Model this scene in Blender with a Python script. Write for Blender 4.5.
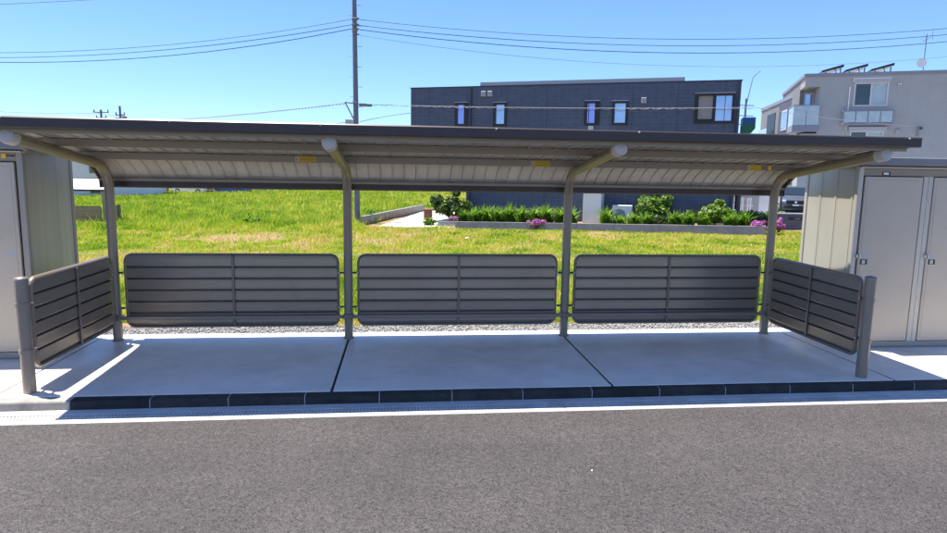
import bpy, math, random
import numpy as np
from mathutils import Vector, Matrix
random.seed(7); rng = np.random.default_rng(11)
PI = math.pi
for o in list(bpy.data.objects): bpy.data.objects.remove(o)
S = bpy.context.scene
COL = S.collection

# ------------------------------------------------------------------ camera
cam_d = bpy.data.cameras.new('camera'); cam = bpy.data.objects.new('camera', cam_d); COL.objects.link(cam)
CAM = Vector((-0.6128, -7.0705, 1.7967))
yaw, pit, rol = 0.1090, -0.1406, 0.0160
F = Vector((math.sin(yaw)*math.cos(pit), math.cos(yaw)*math.cos(pit), math.sin(pit)))
Rv = Vector((math.cos(yaw), -math.sin(yaw), 0)); Uv = Rv.cross(F)
R2 = Rv*math.cos(rol)+Uv*math.sin(rol); U2 = -Rv*math.sin(rol)+Uv*math.cos(rol)
cam.matrix_world = Matrix(((R2.x, U2.x, -F.x, CAM.x), (R2.y, U2.y, -F.y, CAM.y), (R2.z, U2.z, -F.z, CAM.z), (0, 0, 0, 1)))
cam_d.sensor_width = 36; cam_d.lens = 651.93*36/947; cam_d.clip_end = 3000; cam_d.clip_start = 0.05
S.camera = cam

# ------------------------------------------------------------------ sky and sun
SUN = Vector((-0.255, 0.125, 1.0)).normalized()          # towards the sun
el = math.asin(SUN.z); az = math.atan2(SUN.x, SUN.y)
w = bpy.data.worlds.new('World'); S.world = w; w.use_nodes = True
nt = w.node_tree; nt.nodes.clear()
sky = nt.nodes.new('ShaderNodeTexSky'); sky.sky_type = 'NISHITA'; sky.sun_disc = False
sky.sun_elevation = el; sky.sun_rotation = az; sky.altitude = 0; sky.air_density = 1.0; sky.dust_density = 0.0; sky.ozone_density = 4.0
bg = nt.nodes.new('ShaderNodeBackground'); bg.inputs[1].default_value = 0.10
ow = nt.nodes.new('ShaderNodeOutputWorld')
tint = nt.nodes.new('ShaderNodeMix'); tint.data_type = 'RGBA'; tint.blend_type = 'MULTIPLY'; tint.inputs[0].default_value = 1; tint.inputs[7].default_value = (0.58, 0.71, 0.98, 1)   # clear deep-blue air
nt.links.new(sky.outputs[0], tint.inputs[6]); nt.links.new(tint.outputs[2], bg.inputs[0]); nt.links.new(bg.outputs[0], ow.inputs[0])
sd = bpy.data.lights.new('sun', 'SUN'); sd.energy = 4.5; sd.angle = math.radians(0.53); sd.color = (1.0, 0.945, 0.865)
so = bpy.data.objects.new('sun', sd); COL.objects.link(so); so.rotation_euler = SUN.to_track_quat('Z', 'Y').to_euler(); so.location = (-5, 3, 20)
S.view_settings.view_transform = 'Standard'; S.view_settings.look = 'None'; S.view_settings.gamma = 1.0
S.view_settings.exposure = 1.22
S.view_settings.use_curve_mapping = False

# ------------------------------------------------------------------ materials
MATS = {}
def mat(name, col, rough=0.6, metal=0.0, var=0.0, vscale=3.0, bump=0.0, bscale=60.0, spec=0.5, stretch=None, col2=None, fine=0.0, fscale=180.0, coat=0.0, stain=0.0, orand=0.0):
    """procedural Principled material: large soft variation, fine grain and bump from noise in object space"""
    m = bpy.data.materials.new(name); m.use_nodes = True; MATS[name] = m
    t = m.node_tree; N = t.nodes; L = t.links
    p = N['Principled BSDF']; p.inputs['Roughness'].default_value = rough; p.inputs['Metallic'].default_value = metal
    p.inputs['Specular IOR Level'].default_value = spec
    if coat: p.inputs['Coat Weight'].default_value = coat
    p.inputs['Base Color'].default_value = (*col, 1)
    geo = N.new('ShaderNodeNewGeometry'); pos = geo.outputs['Position']
    if stretch:
        mp = N.new('ShaderNodeMapping'); mp.inputs['Scale'].default_value = stretch; L.new(pos, mp.inputs['Vector']); pos = mp.outputs[0]
    cur = None
    if var > 0 or col2:
        n = N.new('ShaderNodeTexNoise'); n.inputs['Scale'].default_value = vscale; n.inputs['Detail'].default_value = 6; n.inputs['Roughness'].default_value = 0.62
        L.new(pos, n.inputs['Vector'])
        r = N.new('ShaderNodeValToRGB'); r.color_ramp.elements[0].position = 0.3; r.color_ramp.elements[1].position = 0.7
        c2 = col2 if col2 else tuple(c*(1-var) for c in col)
        c1 = tuple(min(1, c*(1+var*0.5)) for c in col) if not col2 else col
        r.color_ramp.elements[0].color = (*c2, 1); r.color_ramp.elements[1].color = (*c1, 1)
        L.new(n.outputs[0], r.inputs[0]); cur = r.outputs[0]
    if fine > 0:
        n2 = N.new('ShaderNodeTexNoise'); n2.inputs['Scale'].default_value = fscale; n2.inputs['Detail'].default_value = 2
        L.new(geo.outputs['Position'], n2.inputs['Vector'])
        mr = N.new('ShaderNodeMapRange'); mr.inputs[1].default_value = 0.3; mr.inputs[2].default_value = 0.7
        mr.inputs[3].default_value = 1-fine; mr.inputs[4].default_value = 1+fine; L.new(n2.outputs[0], mr.inputs[0])
        mx = N.new('ShaderNodeMix'); mx.data_type = 'RGBA'; mx.blend_type = 'MULTIPLY'; mx.inputs[0].default_value = 1
        if cur: L.new(cur, mx.inputs[6])
        else: mx.inputs[6].default_value = (*col, 1)
        cb = N.new('ShaderNodeCombineColor')
        for k in range(3): L.new(mr.outputs[0], cb.inputs[k])
        L.new(cb.outputs[0], mx.inputs[7]); cur = mx.outputs[2]
    def mulc(fac):
        mx = N.new('ShaderNodeVectorMath'); mx.operation = 'SCALE'
        if cur: L.new(cur, mx.inputs[0])
        else: mx.inputs[0].default_value = col
        L.new(fac, mx.inputs['Scale']); return mx.outputs[0]
    if stain > 0:                                   # scattered marks with soft ragged outlines
        ns = N.new('ShaderNodeTexNoise'); ns.inputs['Scale'].default_value = 2.7; ns.inputs['Detail'].default_value = 8; ns.inputs['Roughness'].default_value = 0.7; ns.inputs['Distortion'].default_value = 0.8
        ms = N.new('ShaderNodeMapping'); ms.inputs['Location'].default_value = (3.1, 7.7, 0); ms.inputs['Scale'].default_value = (0.8, 1.3, 1); L.new(geo.outputs['Position'], ms.inputs['Vector']); L.new(ms.outputs[0], ns.inputs['Vector'])
        mm = N.new('ShaderNodeMapRange'); mm.inputs[1].default_value = 0.50; mm.inputs[2].default_value = 0.72; mm.inputs[3].default_value = 1.0; mm.inputs[4].default_value = 1-stain
        L.new(ns.outputs[0], mm.inputs[0]); cur = mulc(mm.outputs[0])
    if orand > 0:                                   # each piece a little lighter or darker than the next
        oi = N.new('ShaderNodeObjectInfo'); mo = N.new('ShaderNodeMapRange'); mo.inputs[3].default_value = 1-orand; mo.inputs[4].default_value = 1+orand
        L.new(oi.outputs['Random'], mo.inputs[0]); cur = mulc(mo.outputs[0])
    if cur: L.new(cur, p.inputs['Base Color'])
    if bump > 0:
        nb = N.new('ShaderNodeTexNoise'); nb.inputs['Scale'].default_value = bscale; nb.inputs['Detail'].default_value = 4
        L.new(pos, nb.inputs['Vector'])
        b = N.new('ShaderNodeBump'); b.inputs['Strength'].default_value = bump; b.inputs['Distance'].default_value = 0.01
        L.new(nb.outputs[0], b.inputs['Height']); L.new(b.outputs[0], p.inputs['Normal'])
    return m

def asphalt_mat():
    m = bpy.data.materials.new('asphalt'); m.use_nodes = True; MATS['asphalt'] = m
    t = m.node_tree; N = t.nodes; L = t.links; p = N['Principled BSDF']; p.inputs['Roughness'].default_value = 0.85
    geo = N.new('ShaderNodeNewGeometry')
    v = N.new('ShaderNodeTexVoronoi'); v.inputs['Scale'].default_value = 150; L.new(geo.outputs['Position'], v.inputs['Vector'])
    r = N.new('ShaderNodeValToRGB'); e = r.color_ramp.elements
    e[0].position = 0.0; e[0].color = (0.010, 0.009, 0.009, 1); e[1].position = 1.0; e[1].color = (0.115, 0.100, 0.094, 1)
    for q, c in ((0.12, 0.022), (0.30, 0.055), (0.88, 0.072)): x = e.new(q); x.color = (c, c*0.87, c*0.84, 1)
    sp = N.new('ShaderNodeSeparateColor'); L.new(v.outputs['Color'], sp.inputs[0]); L.new(sp.outputs[0], r.inputs[0])
    n = N.new('ShaderNodeTexNoise'); n.inputs['Scale'].default_value = 0.9; n.inputs['Detail'].default_value = 7; n.inputs['Roughness'].default_value = 0.65
    L.new(geo.outputs['Position'], n.inputs['Vector'])
    mr = N.new('ShaderNodeMapRange'); mr.inputs[1].default_value = 0.3; mr.inputs[2].default_value = 0.7; mr.inputs[3].default_value = 0.80; mr.inputs[4].default_value = 1.15
    L.new(n.outputs[0], mr.inputs[0])
    n3 = N.new('ShaderNodeTexNoise'); n3.inputs['Scale'].default_value = 28; n3.inputs['Detail'].default_value = 3
    L.new(geo.outputs['Position'], n3.inputs['Vector'])
    mr3 = N.new('ShaderNodeMapRange'); mr3.inputs[1].default_value = 0.3; mr3.inputs[2].default_value = 0.7; mr3.inputs[3].default_value = 0.8; mr3.inputs[4].default_value = 1.18
    L.new(n3.outputs[0], mr3.inputs[0])
    mu = N.new('ShaderNodeMath'); mu.operation = 'MULTIPLY'; L.new(mr.outputs[0], mu.inputs[0]); L.new(mr3.outputs[0], mu.inputs[1])
    mp = N.new('ShaderNodeMapping'); mp.inputs['Scale'].default_value = (0.10, 1.3, 1); L.new(geo.outputs['Position'], mp.inputs['Vector'])
    n4 = N.new('ShaderNodeTexNoise'); n4.inputs['Scale'].default_value = 1.0; n4.inputs['Detail'].default_value = 5; L.new(mp.outputs[0], n4.inputs['Vector'])      # worn lanes along the road
    mr4 = N.new('ShaderNodeMapRange'); mr4.inputs[1].default_value = 0.3; mr4.inputs[2].default_value = 0.7; mr4.inputs[3].default_value = 0.86; mr4.inputs[4].default_value = 1.14
    L.new(n4.outputs[0], mr4.inputs[0]); mu2 = N.new('ShaderNodeMath'); mu2.operation = 'MULTIPLY'; L.new(mu.outputs[0], mu2.inputs[0]); L.new(mr4.outputs[0], mu2.inputs[1]); mu = mu2
    mx = N.new('ShaderNodeVectorMath'); mx.operation = 'SCALE'; L.new(r.outputs[0], mx.inputs[0]); L.new(mu.outputs[0], mx.inputs['Scale'])
    L.new(mx.outputs[0], p.inputs['Base Color'])
    b = N.new('ShaderNodeBump'); b.inputs['Strength'].default_value = 0.45; b.inputs['Distance'].default_value = 0.006
    L.new(v.outputs['Distance'], b.inputs['Height']); L.new(b.outputs[0], p.inputs['Normal'])
    return m

def leaf_mat(name, c1, c2, trans=0.35, rough=0.5, attr=True, spec=0.3):
    """leaf: colour picked per blade or leaf from the 'tone' attribute, thin translucent"""
    m = bpy.data.materials.new(name); m.use_nodes = True; MATS[name] = m
    t = m.node_tree; N = t.nodes; L = t.links; p = N['Principled BSDF']; p.inputs['Roughness'].default_value = rough
    p.inputs['Specular IOR Level'].default_value = spec
    a = N.new('ShaderNodeAttribute'); a.attribute_name = 'tone'
    r = N.new('ShaderNodeValToRGB'); e = r.color_ramp.elements; e[0].color = (*c1[0], 1); e[-1].color = (*c1[-1], 1)
    for i, c in enumerate(c1[1:-1]): x = e.new((i+1)/(len(c1)-1)); x.color = (*c, 1)
    L.new(a.outputs['Fac'], r.inputs[0]); L.new(r.outputs[0], p.inputs['Base Color'])
    tr = N.new('ShaderNodeBsdfTranslucent'); g = N.new('ShaderNodeVectorMath'); g.operation = 'MULTIPLY'; g.inputs[1].default_value = c2
    L.new(r.outputs[0], g.inputs[0]); L.new(g.outputs[0], tr.inputs[0])
    ms = N.new('ShaderNodeMixShader'); ms.inputs[0].default_value = trans
    L.new(p.outputs[0], ms.inputs[1]); L.new(tr.outputs[0], ms.inputs[2]); L.new(ms.outputs[0], N['Material Output'].inputs[0])
    return m

def siding_mat(name, col, pitch=0.09, rot=0.0, jw=0.45, dark=0.55, off=0.5):
    """fine brick-like cladding far away: courses and butt joints with relief"""
    m = bpy.data.materials.new(name); m.use_nodes = True; MATS[name] = m
    t = m.node_tree; N = t.nodes; L = t.links; p = N['Principled BSDF']; p.inputs['Roughness'].default_value = 0.55
    tc = N.new('ShaderNodeTexCoord'); sx = N.new('ShaderNodeSeparateXYZ'); L.new(tc.outputs['Object'], sx.inputs[0])
    cb = N.new('ShaderNodeCombineXYZ'); L.new(sx.outputs[0], cb.inputs[0]); L.new(sx.outputs[2], cb.inputs[1])
    b = N.new('ShaderNodeTexBrick'); L.new(cb.outputs[0], b.inputs['Vector']); b.offset = off
    b.inputs['Scale'].default_value = 1.0; b.inputs['Brick Width'].default_value = jw; b.inputs['Row Height'].default_value = pitch
    b.inputs['Mortar Size'].default_value = 0.008; b.inputs['Mortar Smooth'].default_value = 0.1; b.inputs['Bias'].default_value = 0
    b.inputs['Color1'].default_value = (*col, 1); b.inputs['Color2'].default_value = (*[c*0.8 for c in col], 1); b.inputs['Mortar'].default_value = (*[c*dark for c in col], 1)
    L.new(b.outputs[0], p.inputs['Base Color'])
    bp = N.new('ShaderNodeBump'); bp.inputs['Strength'].default_value = 0.6; bp.inputs['Distance'].default_value = 0.01; bp.invert = True
    L.new(b.outputs['Fac'], bp.inputs['Height']); L.new(bp.outputs[0], p.inputs['Normal'])
    return m

asphalt_mat()
mat('concrete', (0.88, 0.795, 0.67), rough=0.42, stain=0.13, var=0.16, vscale=1.6, fine=0.06, fscale=60, bump=0.08, bscale=45, spec=0.4)
mat('gutter_concrete', (0.60, 0.575, 0.53), rough=0.75, stain=0.3, var=0.2, vscale=4, fine=0.14, fscale=140, bump=0.2, bscale=90)
mat('kerb_shaded', (0.046, 0.041, 0.038), rough=0.7, stain=0.3, orand=0.22, var=0.4, vscale=9, fine=0.3, fscale=160, bump=0.25, bscale=120, spec=0.25)  # kerb under the roof, its shade put into the colour
mat('kerb_sunlit', (0.34, 0.31, 0.27), stain=0.25, rough=0.8, var=0.3, vscale=7, fine=0.18, fscale=150, bump=0.25, bscale=120)  # the same kerb stone, painted lighter where the sun falls
mat('mortar', (0.42, 0.41, 0.39), rough=0.9, fine=0.15)
mat('joint_black', (0.015, 0.015, 0.016), rough=0.9)
mat('bronze', (0.29, 0.247, 0.20), rough=0.38, metal=0.35, var=0.07, vscale=4, fine=0.03, spec=0.5)
mat('bronze_dark', (0.062, 0.046, 0.043), rough=0.38, metal=0.3, var=0.15, vscale=5)
mat('groove_shade', (0.05, 0.042, 0.036), rough=0.6)  # dark colour standing in for shade between the slats
mat('slat_paint', (0.31, 0.258, 0.208), orand=0.08, stain=0.12, rough=0.27, metal=0.5, var=0.06, vscale=3, stretch=(0.3, 0.3, 2), fine=0.03)
mat('frame_paint', (0.25, 0.20, 0.157), rough=0.36, metal=0.35)
mat('roof_sheet', (0.55, 0.515, 0.465), orand=0.07, stain=0.15, rough=0.5, metal=0.1, var=0.12, vscale=5, stretch=(2, 0.7, 0.7), fine=0.04)
mat('cap_plastic', (0.58, 0.54, 0.48), rough=0.45, var=0.05)
mat('bracket_black', (0.02, 0.019, 0.018), rough=0.5)
mat('bolt_steel', (0.75, 0.74, 0.72), rough=0.3, metal=0.7)
mat('sticker_yellow', (0.85, 0.60, 0.01), rough=0.5, var=0.12, vscale=60)
mat('sticker_white', (0.6, 0.58, 0.5), rough=0.5)
mat('sticker_ink', (0.16, 0.07, 0.015), rough=0.6)
mat('ink_black', (0.012, 0.011, 0.010), rough=0.6)
mat('shed_paint', (0.54, 0.50, 0.42), stain=0.08, rough=0.42, metal=0.08, var=0.04, vscale=2, fine=0.02)
mat('shed_door', (0.52, 0.455, 0.36), stain=0.07, rough=0.40, metal=0.08, var=0.04, vscale=1.2, fine=0.02)
mat('shed_frame', (0.34, 0.31, 0.27), rough=0.45, metal=0.15, var=0.05)
mat('shed_steel', (0.50, 0.475, 0.43), rough=0.38, metal=0.3, var=0.12, vscale=1.6, stretch=(6, 6, 0.15))
mat('shed_header', (0.30, 0.26, 0.205), rough=0.5, metal=0.15, var=0.06)
mat('shed_roof', (0.23, 0.225, 0.235), rough=0.5, metal=0.2, var=0.1)
mat('soil', (0.20, 0.165, 0.055), rough=0.95, col2=(0.30, 0.165, 0.085), vscale=0.8, fine=0.2, fscale=25, bump=0.6, bscale=18)
mat('stone', (0.33, 0.33, 0.33), rough=0.9, var=0.5, vscale=40, fine=0.25)
mat('path_concrete', (0.62, 0.58, 0.50), rough=0.9, var=0.2, vscale=2)
mat('wall_grey', (0.30, 0.295, 0.30), rough=0.85, var=0.22, vscale=2.5, fine=0.1, fscale=60)
siding_mat('siding_navy', (0.070, 0.092, 0.148), pitch=0.15, jw=0.30, dark=1.35, off=0.0)
mat('trim_navy', (0.022, 0.028, 0.048), rough=0.5)
mat('window_frame_black', (0.008, 0.008, 0.014), rough=0.4)
mat('window_frame_white', (0.62, 0.62, 0.62), rough=0.5)
mat('glass', (0.40, 0.48, 0.62), rough=0.06, metal=0.75, var=0.12, vscale=1.5)
mat('blind', (0.30, 0.29, 0.29), rough=0.8, var=0.1)
mat('glass_violet', (0.30, 0.31, 0.62), rough=0.08, metal=0.7)
mat('balcony_glass', (0.42, 0.52, 0.53), rough=0.15, spec=0.8, var=0.15, vscale=2)
mat('vent_grey', (0.42, 0.44, 0.47), rough=0.5)
mat('roof_metal', (0.34, 0.35, 0.38), rough=0.45, metal=0.3)
mat('white_paint', (0.80, 0.79, 0.76), rough=0.6, var=0.06, vscale=2)
mat('apartment_wall', (0.395, 0.40, 0.375), stain=0.06, rough=0.8, var=0.06, vscale=1.2, fine=0.04, fscale=20)
mat('apartment_trim', (0.25, 0.26, 0.30), rough=0.6)
mat('cladding_mid', (0.22, 0.215, 0.215), rough=0.7)
mat('cladding_dark', (0.09, 0.095, 0.115), rough=0.6)
mat('joint_line', (0.40, 0.39, 0.37), rough=0.9)
mat('solar', (0.012, 0.012, 0.03), rough=0.2)
mat('pole_grey', (0.17, 0.18, 0.21), rough=0.6, metal=0.2, var=0.12, vscale=2)
mat('cable_black', (0.05, 0.052, 0.06), rough=0.6)
mat('cable_grey', (0.30, 0.30, 0.31), rough=0.6)
mat('brown_brick', (0.24, 0.10, 0.07), rough=0.85, var=0.25, vscale=6)
mat('picket_pink', (0.55, 0.33, 0.30), rough=0.7)
mat('bark', (0.09, 0.065, 0.045), rough=0.95, var=0.3, vscale=20, bump=0.5)
mat('awning_green', (0.015, 0.17, 0.09), rough=0.5)
mat('awning_blue', (0.02, 0.12, 0.33), rough=0.5)
mat('car_grey', (0.16, 0.18, 0.21), rough=0.25, metal=0.6, coat=0.6)
mat('car_glass', (0.02, 0.03, 0.035), rough=0.05, spec=1.0)
mat('tyre', (0.015, 0.015, 0.016), rough=0.8)
mat('headlight', (0.75, 0.78, 0.8), rough=0.1, spec=0.9)
mat('car_white', (0.7, 0.7, 0.7), rough=0.3)
mat('car_blue', (0.03, 0.12, 0.42), rough=0.3)
mat('paper_white', (0.8, 0.8, 0.78), rough=0.7)
siding_mat('tile_grey', (0.105, 0.11, 0.145), pitch=0.12, jw=0.30, dark=0.6)
leaf_mat('grass', [(0.095, 0.21, 0.014), (0.27, 0.41, 0.03), (0.46, 0.52, 0.055), (0.58, 0.48, 0.18)], (1.3, 1.35, 0.6), trans=0.35)
leaf_mat('strap_leaf', [(0.07, 0.16, 0.02), (0.16, 0.30, 0.04), (0.34, 0.48, 0.10)], (1.3, 1.4, 0.7), trans=0.45, rough=0.4)
leaf_mat('shrub_leaf', [(0.028, 0.065, 0.016), (0.07, 0.12, 0.03), (0.17, 0.23, 0.06)], (1.3, 1.4, 0.6), trans=0.3, rough=0.35, spec=0.5)
leaf_mat('light_leaf', [(0.06, 0.12, 0.022), (0.15, 0.25, 0.045), (0.32, 0.42, 0.12)], (1.3, 1.4, 0.6), trans=0.35, rough=0.4)
leaf_mat('petal', [(0.42, 0.10, 0.34), (0.60, 0.18, 0.50), (0.75, 0.36, 0.66)], (1.1, 1.0, 1.1), trans=0.3)

# ------------------------------------------------------------------ mesh helpers
class MB:
    def __init__(s): s.v = []; s.f = []
    def quad_box(s, x0, x1, y0, y1, z0, z1, ch=0.0):
        """box, optionally chamfered on all edges by ch"""
        if x1 < x0: x0, x1 = x1, x0
        if y1 < y0: y0, y1 = y1, y0
        if ch <= 0:
            b = len(s.v)
            s.v += [(x0,y0,z0),(x1,y0,z0),(x1,y1,z0),(x0,y1,z0),(x0,y0,z1),(x1,y0,z1),(x1,y1,z1),(x0,y1,z1)]
            s.f += [tuple(b+i for i in q) for q in ((3,2,1,0),(4,5,6,7),(0,1,5,4),(1,2,6,5),(2,3,7,6),(3,0,4,7))]
        else:
            rings = []
            for (z, i) in ((z0, ch), (z0+ch, 0), (z1-ch, 0), (z1, ch)):
                pts = [(x0+ch+i*0, y0+i), (x1-ch, y0+i), (x1-i, y0+ch), (x1-i, y1-ch), (x1-ch, y1-i), (x0+ch, y1-i), (x0+i, y1-ch), (x0+i, y0+ch)]
                rings.append([(a, b_, z) for a, b_ in pts])
            s.loft(rings, True, True)
        return s
    def loft(s, rings, cap0=True, cap1=True, closed=True):
        b = len(s.v); n = len(rings[0])
        for r in rings: s.v += [tuple(p) for p in r]
        for k in range(len(rings)-1):
            for i in range(n if closed else n-1):
                j = (i+1) % n
                s.f.append((b+k*n+i, b+k*n+j, b+(k+1)*n+j, b+(k+1)*n+i))
        if cap0: s.f.append(tuple(b+i for i in range(n-1, -1, -1)))
        if cap1: s.f.append(tuple(b+(len(rings)-1)*n+i for i in range(n)))
        return s
    def tube(s, pts, r, n=12, cap=True, up=(0, 0, 1)):
        pts = [Vector(p) for p in pts]; rs = r if isinstance(r, (list, tuple)) else [r]*len(pts)
        rings = []; prev = None
        for i, p in enumerate(pts):
            a = pts[max(0, i-1)]; c = pts[min(len(pts)-1, i+1)]; t = (c-a).normalized()
            if prev is None:
                q = Vector(up) if abs(t.dot(Vector(up))) < 0.95 else Vector((1, 0, 0))
                x = (q-t*q.dot(t)).normalized()
            else: x = (prev-t*prev.dot(t)).normalized()
            prev = x; y = t.cross(x)
            rings.append([p+(x*math.cos(2*PI*k/n)+y*math.sin(2*PI*k/n))*rs[i] for k in range(n)])
        return s.loft(rings, cap, cap)
    def prism(s, poly, axis, a0, a1):
        """extrude a 2D polygon along an axis ('x': poly is (y,z); 'y': (x,z); 'z': (x,y))"""
        def P(u, v, a): return {'x': (a, u, v), 'y': (u, a, v), 'z': (u, v, a)}[axis]
        return s.loft([[P(u, v, a0) for u, v in poly], [P(u, v, a1) for u, v in poly]])
    def poly_box(s, A, u, n, s0, s1, d0, d1, z0, z1, ch=0):
        """box in a facade frame: s along u, d along n (outwards), z up"""
        b = len(s.v); pts = []
        for z in (z0, z1):
            for (a, d) in ((s0, d0), (s1, d0), (s1, d1), (s0, d1)):
                pts.append((A[0]+u[0]*a+n[0]*d, A[1]+u[1]*a+n[1]*d, z))
        s.v += pts; s.f += [tuple(b+i for i in q) for q in ((3,2,1,0),(4,5,6,7),(0,1,5,4),(1,2,6,5),(2,3,7,6),(3,0,4,7))]
        return s
    def mesh(s, name, m, smooth=None):
        me = bpy.data.meshes.new(name); me.from_pydata(s.v, [], s.f); me.validate()
        import bmesh
        b = bmesh.new(); b.from_mesh(me); bmesh.ops.recalc_face_normals(b, faces=b.faces); b.to_mesh(me); b.free()
        if m: me.materials.append(MATS[m])
        if smooth is not None:
            me.shade_smooth(); me.set_sharp_from_angle(angle=smooth)
        return me
    def build(s, name, m, parent=None, smooth=None, loc=None):
        return link(name, s.mesh(name, m, smooth), parent, loc)
def link(name, me, parent=None, loc=None, rz=0):
    o = bpy.data.objects.new(name, me); COL.objects.link(o)
    if parent: o.parent = parent
    if loc is not None: o.location = loc
    if rz: o.rotation_euler.z = rz
    return o
def tag(o, label=None, cat=None, group=None, kind=None):
    if label: o['label'] = label
    if cat: o['category'] = cat
    if group: o['group'] = group
    if kind: o['kind'] = kind
    return o
def empty(name, loc=(0, 0, 0), rz=0):
    o = bpy.data.objects.new(name, None); COL.objects.link(o); o.location = loc; o.rotation_euler.z = rz; o.empty_display_size = 0.2
    return o
def copy_tree(o, parent=None):
    c = o.copy(); COL.objects.link(c); c.parent = parent
    for ch in list(o.children): copy_tree(ch, c)
    return c
def box(name, m, parent, x0, x1, y0, y1, z0, z1, ch=0.0, loc=None):
    return MB().quad_box(x0, x1, y0, y1, z0, z1, ch).build(name, m, parent, loc=loc)
def ordinal(i): return ['first','second','third','fourth','fifth','sixth','seventh','eighth','ninth','tenth','eleventh','twelfth','thirteenth','fourteenth','fifteenth','sixteenth'][i]
def smooth(a, b, x): t = np.clip((x-a)/(b-a), 0, 1); return t*t*(3-2*t)
def vnoise(x, y, seed=0):
    """cheap smooth value noise, arrays in, 0..1 out"""
    x = np.asarray(x, float); y = np.asarray(y, float)
    xi = np.floor(x).astype(np.int64); yi = np.floor(y).astype(np.int64); fx = x-xi; fy = y-yi
    fx = fx*fx*(3-2*fx); fy = fy*fy*(3-2*fy)
    def h(a, b):
        n = (a*374761393+b*668265263+seed*974711) & 0x7fffffff
        n = ((n ^ (n >> 13))*1274126177) & 0x7fffffff
        return ((n ^ (n >> 16)) & 0xffff)/65535.0
    return (h(xi, yi)*(1-fx)+h(xi+1, yi)*fx)*(1-fy)+(h(xi, yi+1)*(1-fx)+h(xi+1, yi+1)*fx)*fy
def fbm(x, y, seed=0): return 0.55*vnoise(x, y, seed)+0.3*vnoise(x*2.1, y*2.1, seed+1)+0.15*vnoise(x*4.3, y*4.3, seed+2)
def ground_z(x, y):
    x = np.asarray(x, float); y = np.asarray(y, float)
    t = smooth(0.7, 17, y)
    z = -0.03+t*(-0.5+0.016*np.clip(x, -40, 30))
    z = z+0.10*(fbm(x*0.35, y*0.35, 3)-0.5)*smooth(1.0, 4, y)
    return np.where(y < 0.62, -0.45, z)

# ------------------------------------------------------------------ ground, road, slab
xs = np.concatenate([np.linspace(-900, -60, 12), np.linspace(-55, 55, 130), np.linspace(60, 900, 12)])
ys = np.concatenate([np.linspace(-300, -5, 8), [0.0, 0.6, 0.64], np.linspace(0.7, 45, 100), np.linspace(48, 120, 25), np.linspace(140, 1500, 14)])
gx, gy = np.meshgrid(xs, ys); gz = ground_z(gx, gy)
nx, ny = len(xs), len(ys)
me = bpy.data.meshes.new('ground')
idx = np.arange(nx*ny).reshape(ny, nx)
me.from_pydata(np.stack([gx.ravel(), gy.ravel(), gz.ravel()], 1).tolist(), [], np.stack([idx[:-1,:-1].ravel(), idx[:-1,1:].ravel(), idx[1:,1:].ravel(), idx[1:,:-1].ravel()], 1).tolist())
me.shade_smooth(); me.materials.append(MATS['soil'])
g = link('ground', me); tag(g, kind='structure')

KA = 0.0047
rd = MB().quad_box(-80, 80, -45, -2.139, -0.30, -0.082).build('road', 'asphalt'); rd.rotation_euler.z = KA; tag(rd, kind='structure')

gut = MB().quad_box(-40, 40, -1.965, -1.862, -0.32, -0.078, 0).build('gutter', 'gutter_concrete'); gut.rotation_euler.z = KA; tag(gut, kind='structure')
prof = [(-2.141, -0.30), (-2.141, -0.082), (-2.134, -0.0755), (-2.078, -0.0755), (-2.070, -0.082), (-2.070, -0.30)]
MB().prism(prof, 'x', -40, 40).build('gutter_lip', 'gutter_concrete', gut)
MB().quad_box(-40, 40, -2.0695, -1.9655, -0.30, -0.14).build('gutter_channel', 'joint_black', gut)
b = MB()
for i in range(470):
    x = -6.0+i*0.027; b.quad_box(x, x+0.019, -2.0692, -1.9658, -0.13, -0.0825)
b.quad_box(-40, 40, -2.028, -2.006, -0.13, -0.0805)
b.quad_box(-40, -6.001, -2.0692, -1.9658, -0.13, -0.0825); b.quad_box(6.70, 40, -2.0692, -1.9658, -0.13, -0.0825)
gr = b.build('gutter_grate', 'gutter_concrete', gut); tag(gr, kind='stuff')

kerb = empty('kerb'); tag(kerb, kind='structure'); kerb.rotation_euler.z = KA
kp = [(-1.66, -0.30), (-1.66, -0.004), (-1.815, -0.006)]
for k in range(1, 6):
    a = PI/2*k/5; kp.append((-1.835-0.022*math.sin(a), -0.028+0.022*math.cos(a)))
kp += [(-1.872, -0.30)]
kme = MB().prism(kp, 'x', 0.004, 0.596).mesh('kerb_block', 'kerb_shaded', 0.5)
kme2 = MB().prism(kp, 'x', 0.004, 0.596).mesh('kerb_block_sunlit', 'kerb_sunlit', 0.5)
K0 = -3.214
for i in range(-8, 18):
    link('kerb_block', kme if i >= 0 else kme2, kerb, (K0+0.6*i, 0, random.uniform(-0.0015, 0.0015)))  # blocks left of the roof shadow take the sunlit colour
kp2 = [(y+0.0018, z-0.0018) for y, z in kp]
jme = MB().prism(kp2, 'x', -0.0055, 0.0055).mesh('mortar_joint', 'mortar')
for i in range(-8, 19): link('mortar_joint', jme, kerb, (K0+0.6*i, 0, 0))

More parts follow.
